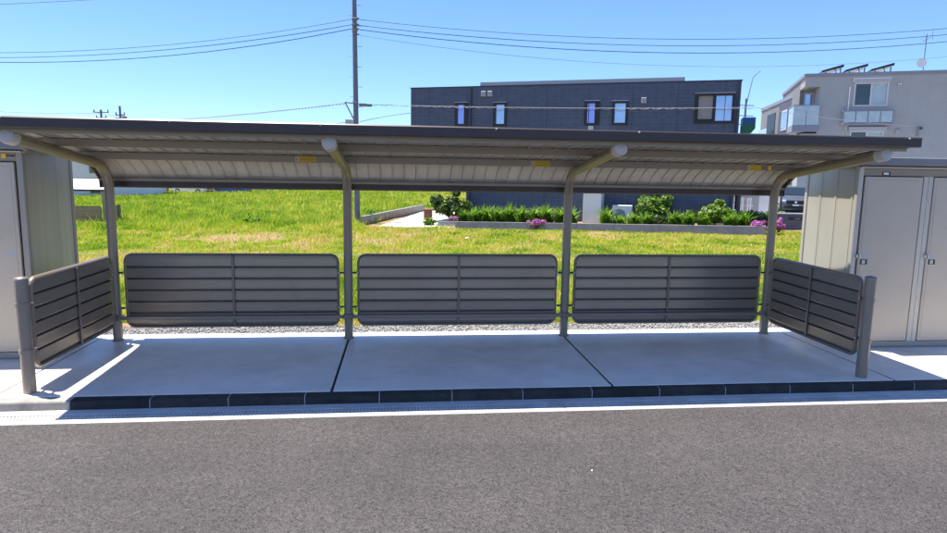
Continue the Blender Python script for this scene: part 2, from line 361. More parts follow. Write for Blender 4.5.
slab = empty('slab'); tag(slab, kind='structure')
SY0, SY1 = -1.772, 0.152
for (a, c) in ((-12, -3.834), (-3.816, -1.211), (-1.189, 1.189), (1.211, 3.840), (3.862, 12)):
    MB().quad_box(a, c, SY0, SY1, -0.16, 0.0, 0.004).build('slab_panel', 'concrete', slab)
for x in (-3.825, -1.2, 1.2, 3.851):
    MB().quad_box(x-0.008, x+0.008, SY0+0.01, SY1-0.005, -0.15, -0.010).build('joint_filler', 'joint_black', slab)
edge = empty('edging'); tag(edge, kind='structure')
eme = MB().quad_box(0.003, 0.597, 0.158, 0.255, -0.12, 0.001, 0.006).mesh('edging_block', 'gutter_concrete')
for i in range(-16, 17): link('edging_block', eme, edge, (0.12+0.6*i, 0, random.uniform(-0.002, 0.002)))

# gravel strip: loose stones
gb = MB().quad_box(-12, 12, 0.262, 0.66, -0.42, -0.035).build('gravel_bed', 'stone'); tag(gb, kind='structure')
N = 15000
px = rng.uniform(-6.5, 6.5, N); py = rng.uniform(0.265, 0.72, N); pz = -0.035+rng.uniform(-0.002, 0.022, N)
r = rng.uniform(0.008, 0.021, N)
base = np.array([(1,0,0),(-0.5,0.87,0),(-0.5,-0.87,0),(0,0,1),(0,0,-1)], float)
fc = np.array([(0,1,3),(1,2,3),(2,0,3),(1,0,4),(2,1,4),(0,2,4)])
jit = rng.uniform(0.6, 1.3, (N, 5, 3)); a = rng.uniform(0, 2*PI, N)
vv = base[None]*jit*r[:, None, None]*np.array([1, 1, 0.75])
ca, sa = np.cos(a)[:, None], np.sin(a)[:, None]
vx = vv[..., 0]*ca-vv[..., 1]*sa+px[:, None]; vy = vv[..., 0]*sa+vv[..., 1]*ca+py[:, None]; vz = vv[..., 2]+pz[:, None]
def np_mesh(name, V, Fa, m, tone=None, smooth_=False):
    me = bpy.data.meshes.new(name); nv = len(V); k = Fa.shape[1]; nf = len(Fa)
    me.vertices.add(nv); me.vertices.foreach_set('co', np.ascontiguousarray(V, dtype=np.float32).ravel())
    me.loops.add(nf*k); me.loops.foreach_set('vertex_index', np.ascontiguousarray(Fa, dtype=np.int32).ravel())
    me.polygons.add(nf); me.polygons.foreach_set('loop_start', np.arange(0, nf*k, k, dtype=np.int32))
    me.polygons.foreach_set('loop_total', np.full(nf, k, dtype=np.int32))
    me.update(calc_edges=True)
    if tone is not None:
        at = me.attributes.new('tone', 'FLOAT', 'POINT'); at.data.foreach_set('value', np.ascontiguousarray(tone, dtype=np.float32))
    me.materials.append(MATS[m]); return me
o = link('gravel', np_mesh('gravel', np.stack([vx, vy, vz], 2).reshape(-1, 3), (fc[None]+5*np.arange(N)[:, None, None]).reshape(-1, 3), 'stone'))
tag(o, 'loose grey gravel strip behind the back panels of the shelter', 'gravel', kind='stuff')

# ------------------------------------------------------------------ bicycle shelter
sh = empty('bicycle_shelter')
PX = (-3.6, -1.2, 1.2, 3.6); RX = 3.78
# bent post: vertical pipe, knee, sloping arm
path = [(0, -0.01), (0, 1.56)]
cy, cz = -0.27, 1.565
for k in range(1, 9):
    a = (PI/2+math.atan(0.12))*0
p0 = Vector((0, 1.58)); pk = Vector((0, 1.815)); dv = Vector((-1, 0.125)).normalized()
p2 = pk+dv*0.25
for k in range(0, 9):
    t = k/8; q = p0*(1-t)**2+pk*2*t*(1-t)+p2*t*t; path.append((q.x, q.y))
endY = -1.655; path.append((endY, pk.y+(0-endY)*0.125))
arm_end = path[-1]
pm = MB().tube([(0, y, z) for y, z in path], 0.047, 18, up=(1, 0, 0)).mesh('post', 'bronze', 0.6)
cm = MB()
ax = Vector((0, dv.x, dv.y)); c0 = Vector((0, arm_end[0], arm_end[1]))
cm.tube([c0-ax*0.05, c0+ax*0.03, c0+ax*0.048, c0+ax*0.058, c0+ax*0.061], [0.0595, 0.0595, 0.055, 0.035, 0.006], 20, up=(1, 0, 0))
cme = cm.mesh('end_cap', 'cap_plastic', 0.8)
bme = MB().tube([(0, 0, 0.001), (0, 0, 0.010)], 0.058, 18).mesh('base_ring', 'bronze', 0.5)
for x in PX:
    p = link('post', pm, sh, (x, 0, 0)); link('end_cap', cme, p); link('base_ring', bme, p)
# front posts with domed caps and clamp rings
fm = MB().tube([(0, 0, 0), (0, 0, 0.905)], 0.048, 20, up=(1, 0, 0)).mesh('front_post', 'bronze', 0.6)
fcap = MB().tube([(0, 0, 0.903), (0, 0, 0.925), (0, 0, 0.937), (0, 0, 0.943)], [0.0505, 0.0505, 0.042, 0.012], 20, up=(1, 0, 0)).mesh('cap', 'bronze', 0.8)
ring = MB().tube([(0, 0, -0.014), (0, 0, 0.014)], 0.0545, 20, up=(1, 0, 0)).mesh('clamp_ring', 'bronze', 0.5)
FY = -1.66
for x in (PX[0], PX[3]):
    p = link('front_post', fm, sh, (x, FY, 0)); link('cap', fcap, p)
    for z in (0.72, 0.345): link('clamp_ring', ring, p, (0, 0, z))
# windbreak panels
def panel_meshes(wd, z0, z1):
    rc = 0.075; r = 0.017
    hw = wd/2; pts = []
    for (cx, cz_, a0) in ((hw-rc, z1-rc, 0), (-hw+rc, z1-rc, PI/2), (-hw+rc, z0+rc, PI), (hw-rc, z0+rc, 1.5*PI)):
        for k in range(6): a = a0+PI/2*k/5; pts.append((cx+rc*math.cos(a), 0, cz_+rc*math.sin(a)))
    rings = []; n = len(pts)
    for i in range(n):
        p = Vector(pts[i]); t = (Vector(pts[(i+1) % n])-Vector(pts[i-1])).normalized(); x = Vector((0, 1, 0)); y = t.cross(x)
        rings.append([p+(x*math.cos(2*PI*k/10)*1.5+y*math.sin(2*PI*k/10))*r for k in range(10)])
    rings.append(rings[0])
    fr = MB().loft(rings, False, False).mesh('windbreak_panel', 'frame_paint', 0.7)
    ih = (z1-z0)-2*r; ns = 6; ph = ih/ns; sl = []
    for i in range(ns):
        b = MB(); za = z0+r+ph*i; tp = 0.014 if i == ns-1 else 0; inset = 0.012 if 0 < i < ns-1 else 0.03
        # pressed sheet: flat face with a recessed groove along its foot
        pr = [(-0.0165, za+ph-0.002+tp), (-0.0172, za+ph-0.026), (-0.0215, za+0.026), (-0.0205, za+0.022), (0.004, za+0.014), (0.005, za-0.010),
              (0.007, za-0.010), (0.007, za+0.016), (-0.0175, za+0.026), (-0.0135, za+ph-0.002+tp)]
        def xe(z_):
            q = max(0.0, z_-(z1-rc), (z0+rc)-z_); return hw-0.006-rc+math.sqrt(max(0.0, rc*rc-min(q, rc)**2))
        b.loft([[(-xe(z_), y_, z_) for y_, z_ in pr], [(xe(z_), y_, z_) for y_, z_ in pr]]); sl.append(b.mesh('slat', 'slat_paint'))
    mu = MB().quad_box(-0.012, 0.012, -0.036, -0.0225, z0+0.01, z1-0.01, 0.003).mesh('mullion', 'frame_paint')
    sb = MB()
    for i in range(1, ns): za = z0+r+ph*i; sb.quad_box(-hw+0.02, hw-0.02, -0.011, 0.0035, za-0.004, za+0.006)  # added strips that paint the shaded gap along each slat groove
    return fr, sl, mu, sb.mesh('slat_shade_strip', 'groove_shade')
backP = panel_meshes(2.4-0.22, 0.146, 0.912)
sideP = panel_meshes(1.66-0.22, 0.175, 0.905)
brk = MB().quad_box(-0.045, 0.045, -0.012, 0.012, -0.009, 0.009, 0.002).mesh('bracket', 'bracket_black')
bolt = MB().tube([(0, -0.016, 0), (0, -0.028, 0)], 0.008, 8).mesh('bolt', 'bolt_steel')
def put_panel(M3, loc, rz, wd):
    fr, sl, mu, sb = M3
    p = link('windbreak_panel', fr, sh, loc, rz)
    for s in sl: link('slat', s, p)
    link('mullion', mu, p); link('slat_shade_strip', sb, p)
    for x in (-1, 1):
        for z in (0.345, 0.72):
            link('bracket', brk, p, (x*(wd/2+0.036), 0, z)); 
            link('bolt', bolt, p, (x*(wd/2+0.012), 0.004, z))
for i in range(3): put_panel(backP, ((PX[i]+PX[i+1])/2, 0.012, 0), 0, 2.18)
put_panel(sideP, (PX[0], FY/2, 0), PI/2, 1.44)
put_panel(sideP, (PX[3], FY/2, 0), -PI/2, 1.44)
# lower rail between the posts
for i in range(3):
    rl = MB().quad_box(PX[i]+0.0585, PX[i+1]-0.0585, -0.068, -0.036, 0.229, 0.269, 0.006).build('rail', 'bronze', sh)
for x in PX:
    MB().quad_box(x-0.058, x+0.058, -0.072, 0.03, 0.224, 0.274, 0.006).build('rail_clamp', 'frame_paint', sh)
# roof: profile (y,z) of the sheet, 60 pressed pans each a piece
RP = [(-1.765, 2.130), (-1.40, 2.093), (-1.0, 2.046), (-0.60, 1.992), (-0.38, 1.958), (-0.22, 1.924), (-0.09, 1.882), (0.02, 1.832), (0.11, 1.774), (0.18, 1.715), (0.225, 1.665)]
NP = 60; pw = 2*RX/NP
def offs(P, d):
    out = []
    for i, (y, z) in enumerate(P):
        a = P[max(0, i-1)]; c = P[min(len(P)-1, i+1)]; ty, tz = c[0]-a[0], c[1]-a[1]; l = math.hypot(ty, tz); out.append((y-tz/l*d*-1*-1, z+ty/l*d))
    return out
pan = []          # cross-section in x: flat pan with an upturned seam towards the next pan
xsec = [(0.000, 0.0), (0.003, -0.010), (0.009, -0.011), (0.013, 0.0), (pw*0.5, 0.0), (pw-0.006, 0.0005), (pw-0.003, 0.006), (pw+0.014, 0.0065)]
b = MB(); rings = []
for (x, d) in xsec + [(x, d+0.004) for x, d in reversed(xsec)]:
    rings.append([(x, y, z) for y, z in offs(RP, d)])
b.loft(rings+[rings[0]], False, False, closed=False)
rp = b.mesh('roof_panel', 'roof_sheet', 0.5)
for i in range(NP): link('roof_panel', rp, sh, (-RX+i*pw, 0, 0))
# purlins
def purlin(y, zt, h, wd, name='purlin'):
    pr = [(y-wd/2, zt), (y-wd/2, zt-h), (y+wd/2, zt-h), (y+wd/2, zt), (y+wd/2-0.004, zt), (y+wd/2-0.004, zt-h+0.004), (y-wd/2+0.004, zt-h+0.004), (y-wd/2+0.004, zt)]
    return MB().prism(pr, 'x', -RX+0.03, RX-0.03).build(name, 'bronze', sh)
pf = purlin(-1.68, 2.112, 0.058, 0.05); pmid = purlin(-1.02, 2.042, 0.062, 0.05); pr_ = purlin(-0.37, 1.946, 0.062, 0.05)
for x in PX:                                                     # hat brackets arm to purlin
    for (y, zb) in ((-1.68, 2.054), (-1.02, 1.980), (-0.37, 1.884)):
        za = pk.y-y*0.125+0.043
        if zb-za > 0.004: MB().quad_box(x-0.03, x+0.03, y-0.03, y+0.03, za-0.01, zb-0.001).build('purlin_bracket', 'bronze_dark', sh)
# front fascia and end trims
fp = [(-1.800, 2.085), (-1.806, 2.092), (-1.806, 2.160), (-1.796, 2.170), (-1.74, 2.166), (-1.74, 2.160), (-1.794, 2.162), (-1.798, 2.156), (-1.798, 2.096), (-1.77, 2.092), (-1.77, 2.084)]
fa = MB().prism(fp, 'x', -RX-0.02, RX+0.02).build('fascia', 'bronze_dark', sh)
for x in (-3.6, -1.28, 1.28, 3.68, -2.4, 0.1):
    MB().tube([(x, -1.800, 2.158), (x, -1.813, 2.158)], 0.0075, 8).build('bolt', 'bolt_steel', fa)
for s in (-1, 1):
    ins = offs(RP, -0.035); outp = offs(RP, 0.022)
    MB().prism(outp+list(reversed(ins)), 'x', s*(RX+0.001), s*(RX+0.018)).build('roof_end_trim', 'bronze_dark', sh)
# rear gutter
gp = [(0.175, 1.668), (0.175, 1.612), (0.190, 1.600), (0.266, 1.600), (0.278, 1.612), (0.278, 1.690), (0.272, 1.690), (0.272, 1.614), (0.264, 1.606), (0.192, 1.606), (0.181, 1.614), (0.181, 1.668)]
rg = MB().prism(gp, 'x', -RX-0.01, RX+0.01).build('rear_gutter', 'bronze_dark', sh)
for s in (-1, 1): box('gutter_end', 'bronze_dark', rg, s*(RX+0.0105), s*(RX+0.016), 0.17, 0.282, 1.595, 1.692)
MB().quad_box(-RX, RX, 0.150, 0.172, 1.672, 1.700, 0.003).build('rear_angle', 'bronze', sh)
# yellow caution stickers with small print on the rear purlin
def sticker(x0, x1, extra=False):
    y = -0.3955
    st = MB().quad_box(x0+0.03, x1, y-0.001, y, 1.889, 1.938).build('sticker', 'sticker_yellow', pr_)
    MB().quad_box(x0, x0+0.0295, y-0.001, y, 1.889, 1.938).build('sticker_symbol', 'sticker_white', st)
    MB().prism([(x0+0.009, 1.922), (x0+0.021, 1.922), (x0+0.017, 1.904), (x0+0.013, 1.904)], 'y', y-0.0016, y-0.0011).build('print', 'ink_black', st)
    MB().prism([(x0+0.012, 1.900), (x0+0.018, 1.900), (x0+0.018, 1.894), (x0+0.012, 1.894)], 'y', y-0.0016, y-0.0011).build('print', 'ink_black', st)
    b = MB()
    for row in range(3):
        x = x0+0.042
        while x < x1-0.012:
            l = random.uniform(0.006, 0.016); z = 1.930-row*0.0145
            b.quad_box(x, min(x+l, x1-0.008), y-0.0016, y-0.0011, z-0.006, z); x += l+random.uniform(0.003, 0.008)
    b.build('print', 'sticker_ink', st)
sticker(-1.70, -1.50); sticker(0.665, 0.86); sticker(3.005, 3.16)
box('sticker', 'sticker_yellow', pr_, 3.24, 3.275, -0.3965, -0.3955, 1.889, 1.935)
for ch in sh.children:                                          # the roof sits a little to the right on its posts
    if ch.name.split('.')[0] in ('roof_panel', 'purlin', 'fascia', 'roof_end_trim', 'rear_gutter', 'rear_angle'): ch.location.x += 0.03
tag(sh, 'long bronze metal bicycle shelter with curved roof and slatted windbreak panels in the foreground', 'bicycle shelter', 'bicycle shelters of the same make')

# the same shelter again, far behind on the left, seen from its back
sh2 = copy_tree(sh)
sh2.location = (-17.62, 24.0, float(ground_z(-17, 24))+0.0); sh2.rotation_euler.z = PI
tag(sh2, 'distant shelter with white curved roof across the field, beside the left shed edge')

# ------------------------------------------------------------------ storage sheds
def make_shed(name, xi, sgn, nd, label, left):
    """xi: wall next to the shelter; sgn: direction away from the shelter"""
    W = 0.785*nd+0.10; root = empty(name, (xi, 0, 0))
    X = lambda a: sgn*a
    yf, yb, H = -0.690, 0.215, 1.985
    box('base_frame', 'shed_frame', root, X(0.02), X(W-0.02), yf+0.03, yb-0.02, 0.0, 0.055)
    MB().quad_box(X(0.005), X(W-0.005), yf+0.012, yf+0.05, 0.012, 0.068, 0.003).build('sill', 'shed_frame', root)
    for a in (0.0, W-0.055):
        for y0 in (yf, yb-0.05):
            MB().quad_box(X(a), X(a+0.055), y0, y0+0.05, 0.0, H-0.045, 0.004).build('corner_post', 'shed_frame' if left else 'shed_paint', root)
    # ribbed side wall next to the shelter, three pans
    smat = 'shed_steel' if left else 'shed_paint'
    y = yf+0.052; n = 3; pwid = (yb-0.052-y)/n
    for i in range(n):
        q = [(X(0.012), y+0.001)]
        for (f, d) in ((0.08, 0.012), (0.09, 0.007), (0.20, 0.007), (0.21, 0.012), (0.995, 0.012)):
            q.append((X(d), y+pwid*f))
        if left: q = [(X(0.012), y+0.001), (X(0.012), y+pwid*0.999)]
        q += [(X(0.03), y+pwid*0.995), (X(0.03), y+0.001)]
        MB().prism(q, 'z', 0.05, H-0.06).build('side_panel', smat, root); y += pwid
    box('side_panel', smat, root, X(W-0.03), X(W-0.01), yf+0.052, yb-0.052, 0.05, H-0.06)
    box('back_panel', smat, root, X(0.056), X(W-0.056), yb-0.03, yb-0.01, 0.05, H-0.06)
    # header and roof
    hd = MB().quad_box(X(0.056), X(W-0.056), yf+0.006, yf+0.05, 1.846, H-0.046, 0.003).build('header', 'shed_header', root)
    MB().prism([(yf-0.085, H-0.020), (yf-0.085, H+0.045), (yf-0.078, H+0.052), (yb+0.09, H+0.010), (yb+0.09, H-0.045), (yf-0.02, H-0.045)], 'x', X(-0.075), X(W+0.075)).build('roof', 'shed_roof', root)
    MB().quad_box(X(-0.02), X(W+0.02), yf-0.055, yf-0.005, H-0.0585, H-0.046, 0.002).build('roof_moulding', 'shed_paint', root)
    MB().quad_box(X(-0.03), X(-0.004), yf-0.004, yb+0.03, H-0.062, H-0.046).build('roof_moulding', 'shed_paint', root)
    for i in range(nd):
        a0 = 0.075+0.785*i; a1 = a0+0.655
        if i < nd-1: 
            MB().quad_box(X(a1+0.012), X(a1+0.065), yf+0.002, yf+0.05, 0.069, 1.845, 0.003).build('stile', 'shed_paint', root)
            MB().quad_box(X(a1+0.069), X(a1+0.122), yf+0.004, yf+0.05, 0.069, 1.845, 0.003).build('stile', 'shed_paint', root)
        d = MB().quad_box(X(a0), X(a1), yf-0.003, yf+0.03, 0.075, 1.838, 0.005).build('door', 'shed_door', root)
        MB().quad_box(X(a0+0.03), X(a1-0.03), yf-0.0055, yf-0.003, 0.11, 1.80, 0.0012).build('door_skin', 'shed_door', d)
        # flush pull with black recess, latch and lock plate
        ha = a0+0.03 if sgn > 0 else a1-0.03-0.075
        xa, xb = sorted((X(ha), X(ha+0.075)))
        hp = MB().quad_box(xa, xb, yf-0.0095, yf-0.0055, 0.915, 0.968, 0.002).build('pull', 'ink_black', d)
        box('pull_plate', 'shed_paint', hp, xa+0.012, xa+0.050, yf-0.0115, yf-0.0096, 0.921, 0.962)
        la = a0-0.03 if sgn > 0 else a1-0.025
        xa, xb = sorted((X(la), X(la+0.05)))
        lt = MB().quad_box(xa, xb, yf-0.022, yf-0.006, 0.985, 1.020, 0.003).build('latch', 'bolt_steel', d)
        box('latch_pin', 'bracket_black', lt, xa+0.02, xa+0.026, yf-0.026, yf-0.0222, 0.982, 1.023)
        box('lock_label', 'vent_grey', d, X(a0+0.045), X(a0+0.115), yf-0.0062, yf-0.0056, 0.985, 1.02)
    if left:
        box('label_plate', 'sticker_yellow', hd, X(0.14), X(0.175), yf+0.0035, yf+0.0055, 1.872, 1.912)
        b = MB(); x = -0.128                                          # the maker's word in small dark letters, illegible at this size
        for (l, h) in ((0.007, 0.018), (0.006, 0.012), (0.008, 0.013), (0.005, 0.012), (0.009, 0.014), (0.006, 0.016), (0.008, 0.012)):
            b.quad_box(x, x+l, yf+0.004, yf+0.0055, 1.889, 1.889+h); x += l+0.0025
        b.build('lettering', 'ink_black', hd)
    else:
        p = box('label_plate', 'ink_black', hd, 0.262, 0.352, yf+0.003, yf+0.0055, 1.851, 1.889)
        box('label_card', 'paper_white', p, 0.274, 0.334, yf+0.0015, yf+0.0028, 1.858, 1.882)
    tag(root, label, 'storage shed', 'storage sheds either side of the shelter')
    return root
make_shed('storage_shed', 4.105, 1, 4, 'beige metal storage shed with two doors and latches at the right edge', False)
make_shed('storage_shed', -4.04, -1, 4, 'metal storage shed with brushed grey side wall at the left edge', True)

# ------------------------------------------------------------------ dark navy building behind
A = (-0.25, 24.01); ang = -0.40323; u = (math.cos(ang), math.sin(ang)); n = (u[1], -u[0]); LEN = 14.22
ZB = -0.75
nb = empty('dark_building', (A[0], A[1], 0), ang)             # local x along the facade, -y outwards
def bb(name, m, parent, s0, s1, d0, d1, z0, z1, ch=0.0):     # d outwards from the facade
    return MB().quad_box(s0, s1, -d1, -d0, z0, z1, ch).build(name, m, parent)
# facade with real window openings: built from strips around them
WIN = [(2.18, 2.77, 3.96, 4.98, 'v'), (3.99, 4.56, 3.95, 4.96, 'g'), (8.04, 8.65, 3.96, 4.96, 'v'), (9.20, 9.82, 3.96, 4.94, 'g'), (12.51, 14.0, 4.01, 5.18, 'big')]
def facade(root, m, s0, s1, z0, z1, wins, th=0.2):
    xs_ = sorted(set([s0, s1]+[w_[0] for w_ in wins]+[w_[1] for w_ in wins]))
    mb = MB()
    def ring(a, c, e, f):
        for q in ((a, -0, e), (c, -0, e), (c, -0, f), (a, -0, f)): pass
    for i in range(len(xs_)-1):
        a, c = xs_[i], xs_[i+1]; zz = [z0]
        for w_ in sorted([w_ for w_ in wins if w_[0] <= a+1e-6 and w_[1] >= c-1e-6], key=lambda q: q[2]): zz += [w_[2], w_[3]]
        zz.append(z1)
        for k in range(0, len(zz), 2): mb.quad_box(a, c, 0.0, th, zz[k], zz[k+1])
    return mb.build('wall', m, root)
facade(nb, 'siding_navy', 0, LEN, 2.70, 5.66, WIN)
MB().quad_box(2.75, LEN, 0.0, 0.2, ZB, 2.698).build('wall', 'siding_navy', nb); MB().quad_box(2.75, 2.95, 0.201, 8.0, ZB, 2.69).build('wall', 'siding_navy', nb)
MB().quad_box(0.21, LEN-0.21, 0.21, 7.79, 2.69, 2.80).build('soffit', 'vent_grey', nb)
for (s0, s1, a_, c_, zb_) in ((0, 0.2, 0.2, 8.0, 2.70), (LEN-0.2, LEN, 0.2, 8.0, ZB)):
    MB().quad_box(s0, s1, a_+0.001, c_, zb_, 5.66).build('wall', 'siding_navy', nb)
MB().quad_box(2.96, LEN-0.2, 7.8, 8.0, ZB, 5.66).build('wall', 'siding_navy', nb)
bb('parapet_cap', 'trim_navy', nb, -0.03, LEN+0.03, -8.03, 0.03, 5.662, 5.70)
bb('roof_slab', 'roof_metal', nb, 3.33, 12.05, -6.5, -0.02, 5.705, 5.86)
rs = bb('solar_array', 'solar', nb, 3.6, 11.8, -6.3, -0.3, 5.861, 5.89)
for s_ in np.arange(0.9, LEN, 1.82):
    bb('siding_joint', 'trim_navy', nb, s_, s_+0.018, 0.0, 0.004, ZB if s_ > 2.75 else 2.705, 5.655)
for (s0, s1, z0, z1, t) in WIN:
    fr = MB()
    f_ = 0.085
    for q in ((s0-0.02, s0+f_, z0-0.02, z1+0.02), (s1-f_, s1+0.02, z0-0.02, z1+0.02)): fr.quad_box(q[0], q[1], -0.045, 0.10, q[2], q[3])
    fr.quad_box(s0+f_, s1-f_, -0.044, 0.10, z1-f_, z1+0.02); fr.quad_box(s0+f_, s1-f_, -0.044, 0.10, z0-0.02, z0+f_)
    wn = fr.build('window', 'window_frame_black', nb)
    if t == 'big':
        mid = (s0+s1)/2
        bb('mullion', 'window_frame_black', wn, mid-0.05, mid+0.05, -0.09, 0.02, z0+f_, z1-f_)
        bb('pane', 'glass', wn, mid+0.05, s1-f_, -0.06, -0.05, z0+f_, z1-f_)
        bb('pane', 'window_frame_black', wn, s0+f_, mid-0.05, -0.08, -0.07, z0+f_, z1-f_)
        bb('blind', 'blind', wn, s0+f_+0.03, mid-0.07, -0.06, -0.05, z0+f_+0.08, z1-f_)
    elif t == 'v':
        bb('pane', 'glass_violet', wn, s0+f_, s0+f_+(s1-s0-2*f_)*0.72, -0.06, -0.05, z0+f_, z1-f_)
        bb('pane', 'window_frame_black', wn, s0+f_+(s1-s0-2*f_)*0.72, s1-f_, -0.08, -0.07, z0+f_, z1-f_)
    else:
        bb('pane', 'glass', wn, s0+f_, s1-f_, -0.06, -0.05, z0+f_, z1-f_)
    bb('window_hood', 'vent_grey', wn, s0-0.03, s1+0.03, 0.046, 0.075, z1+0.005, z1+0.03)
for (s0, z0) in ((3.40, 5.24), (3.70, 5.24), (10.36, 4.84)):
    v_ = bb('vent', 'vent_grey', nb, s0, s0+0.21, 0.0, 0.09, z0, z0+0.22, 0.01)
    for k in range(3): bb('vent_slat', 'apartment_trim', v_, s0+0.03, s0+0.18, 0.0905, 0.097, z0+0.03+k*0.06, z0+0.06+k*0.06)
for s_ in (2.93, 14.12): 
    MB().tube([(s_, -0.05, ZB), (s_, -0.05, 5.62)], 0.032, 8).build('downpipe', 'trim_navy', nb, 0.6)
bb('entrance_pier', 'white_paint', nb, 8.26, 9.0, 0.002, 1.15, ZB, 3.0, 0.01)
bb('vent', 'vent_grey', nb, 8.2, 8.42, 0.0, 0.06, 3.72, 3.92)
tag(nb, 'two-storey navy clad house with flat roof and narrow upper windows behind the shelter', 'house')

ac = empty('air_conditioner', (A[0]+u[0]*9.78+n[0]*0.55, A[1]+u[1]*9.78+n[1]*0.75, -0.22), ang)
bdy = MB().quad_box(-0.40, 0.40, -0.15, 0.15, 0.10, 0.83, 0.012).build('casing', 'white_paint', ac)
MB().tube([(-0.10, -0.152, 0.44), (-0.10, -0.162, 0.44)], 0.24, 24, up=(1, 0, 0)).build('fan_grille', 'apartment_trim', bdy)
for k in range(7): MB().quad_box(-0.33, 0.13, -0.170, -0.1625, 0.24+k*0.065, 0.25+k*0.065).build('grille_bar', 'vent_grey', bdy)
for x in (-0.3, 0.3): MB().quad_box(x-0.04, x+0.04, -0.16, 0.16, -0.05, 0.099).build('foot', 'apartment_trim', ac)
tag(ac, 'white outdoor air conditioner unit against the navy house wall', 'air conditioner')

# planter in front of the building: low grey wall, sloping with the ground
def facade_pt(s_, d): return (A[0]+u[0]*s_+n[0]*d, A[1]+u[1]*s_+n[1]*d)
def planter_z(s_): return -0.30+0.0215*s_
pl = empty('planter', (A[0], A[1], 0), ang)
k = 0; s_ = 2.15
while s_ < 15.2:
    e_ = min(s_+1.5, 15.25)
    z0_, z1_ = planter_z(s_), planter_z(e_)
    b = MB(); b.loft([[(s_+0.004, -2.12, -1.0), (s_+0.004, -1.98, -1.0), (s_+0.004, -1.98, z0_), (s_+0.004, -2.12, z0_)], [(e_-0.004, -2.12, -1.0), (e_-0.004, -1.98, -1.0), (e_-0.004, -1.98, z1_), (e_-0.004, -2.12, z1_)]])
    b.build('planter_block', 'wall_grey', pl); s_ = e_
b = MB(); b.loft([[(2.17, -1.979, -1.0), (2.17, 0.0, -1.0), (2.17, 0.0, planter_z(2.2)-0.06), (2.17, -1.979, planter_z(2.2)-0.06)], [(15.2, -1.979, -1.0), (15.2, 0.0, -1.0), (15.2, 0.0, planter_z(15.2)-0.06), (15.2, -1.979, planter_z(15.2)-0.06)]])
b.build('planting_soil', 'soil', pl)
tag(pl, 'low grey concrete planter wall along the front of the navy house', 'planter')

# ------------------------------------------------------------------ foliage
def leaf_cloud(name, m, lobes, nleaf, size, parent=None, loc=(0, 0, 0), up=0.3, tlo=0.0, thi=1.0, hollow=0.35):
    """leaves of two triangles folded on the midrib, scattered through several lobes"""
    tot = sum(l[3]*l[4]*l[5] for l in lobes); Vs = []; T = []
    for (cx, cy_, cz_, rx, ry, rz) in lobes:
        k = max(8, int(nleaf*rx*ry*rz/tot))
        d = rng.normal(size=(k, 3)); d /= np.linalg.norm(d, axis=1)[:, None]
        rr = (rng.uniform(hollow**3, 1, k)**(1/3))*rng.uniform(0.85, 1.12, k)
        c = d*rr[:, None]*np.array([rx, ry, rz])+np.array([cx, cy_, cz_])
        nrm = d*0.6+rng.normal(size=(k, 3))*0.6+np.array([0, 0, up]); nrm /= np.linalg.norm(nrm, axis=1)[:, None]
        t = np.cross(nrm, rng.normal(size=(k, 3))); t /= np.linalg.norm(t, axis=1)[:, None]; s_ = np.cross(nrm, t)
        L = size*rng.uniform(0.6, 1.35, k)[:, None]; w_ = L*rng.uniform(0.24, 0.36, k)[:, None]
        V = np.stack([c-t*L*0.5, c+s_*w_+nrm*w_*0.35, c+t*L*0.5-nrm*L*0.15, c-s_*w_+nrm*w_*0.35], 1)
        Vs.append(V); T.append(np.repeat(np.clip(rng.normal((tlo+thi)/2, (thi-tlo)*0.28, k), 0, 1), 4))
    V = np.concatenate(Vs).reshape(-1, 3); k = len(V)//4; i = 4*np.arange(k)[:, None]
    Fa = np.concatenate([i+np.array([0, 1, 2]), i+np.array([0, 2, 3])])
    return link(name, np_mesh(name, V, Fa, m, np.concatenate(T)), parent, loc)
def lobes_for(rx, ry, rz, k, zc):
    L = [(0, 0, zc-0.1*rz, rx*0.6, ry*0.6, rz*0.6)]
    for i in range(int(k*1.8)):
        a = random.uniform(0, 2*PI); e = math.asin(random.uniform(-0.75, 1)); f = random.uniform(0.55, 0.92); q = random.uniform(0.16, 0.34)
        L.append((rx*f*math.cos(a)*math.cos(e), ry*f*math.sin(a)*math.cos(e), zc+rz*f*math.sin(e), rx*q, ry*q, rz*q*1.1))
    return L
def shrub(name, loc, rx, ry, rz, zc, m, nleaf, size, label, cat='shrub', group=None, k=9, stems=4):
    o = empty(name, loc)
    leaf_cloud('crown', m, lobes_for(rx, ry, rz, k, zc), nleaf, size, o)
    if cat == 'azalea': leaf_cloud('leaves', 'light_leaf', lobes_for(rx, ry, rz*0.9, 5, zc-0.03), nleaf//4, 0.07, o)
    b = MB()
    for i in range(stems):
        a = 2*PI*i/stems+random.random(); h = zc+rz*random.uniform(0.0, 0.5)
        b.tube([(0.05*math.cos(a), 0.05*math.sin(a), -0.1), (rx*0.2*math.cos(a), ry*0.2*math.sin(a), h*0.5), (rx*0.45*math.cos(a), ry*0.45*math.sin(a), h)], [0.03, 0.02, 0.008], 6)
    b.build('stem', 'bark', o, 0.9)
    tag(o, label, cat, group); return o
def at(s_, d, dz=-0.06): x, y = facade_pt(s_, d); return (x, y, planter_z(s_)+dz)
shrub('broadleaf_shrub', at(2.35, 1.0), 0.85, 0.75, 0.75, 0.72, 'shrub_leaf', 1900, 0.19, 'dark broadleaf shrub at the left corner of the navy house', group='shrubs in the planter')
shrub('broadleaf_shrub', at(11.0, 0.95), 0.80, 0.70, 0.66, 0.80, 'light_leaf', 2200, 0.19, 'rounded pale green shrub right of the white air conditioner unit', group='shrubs in the planter')
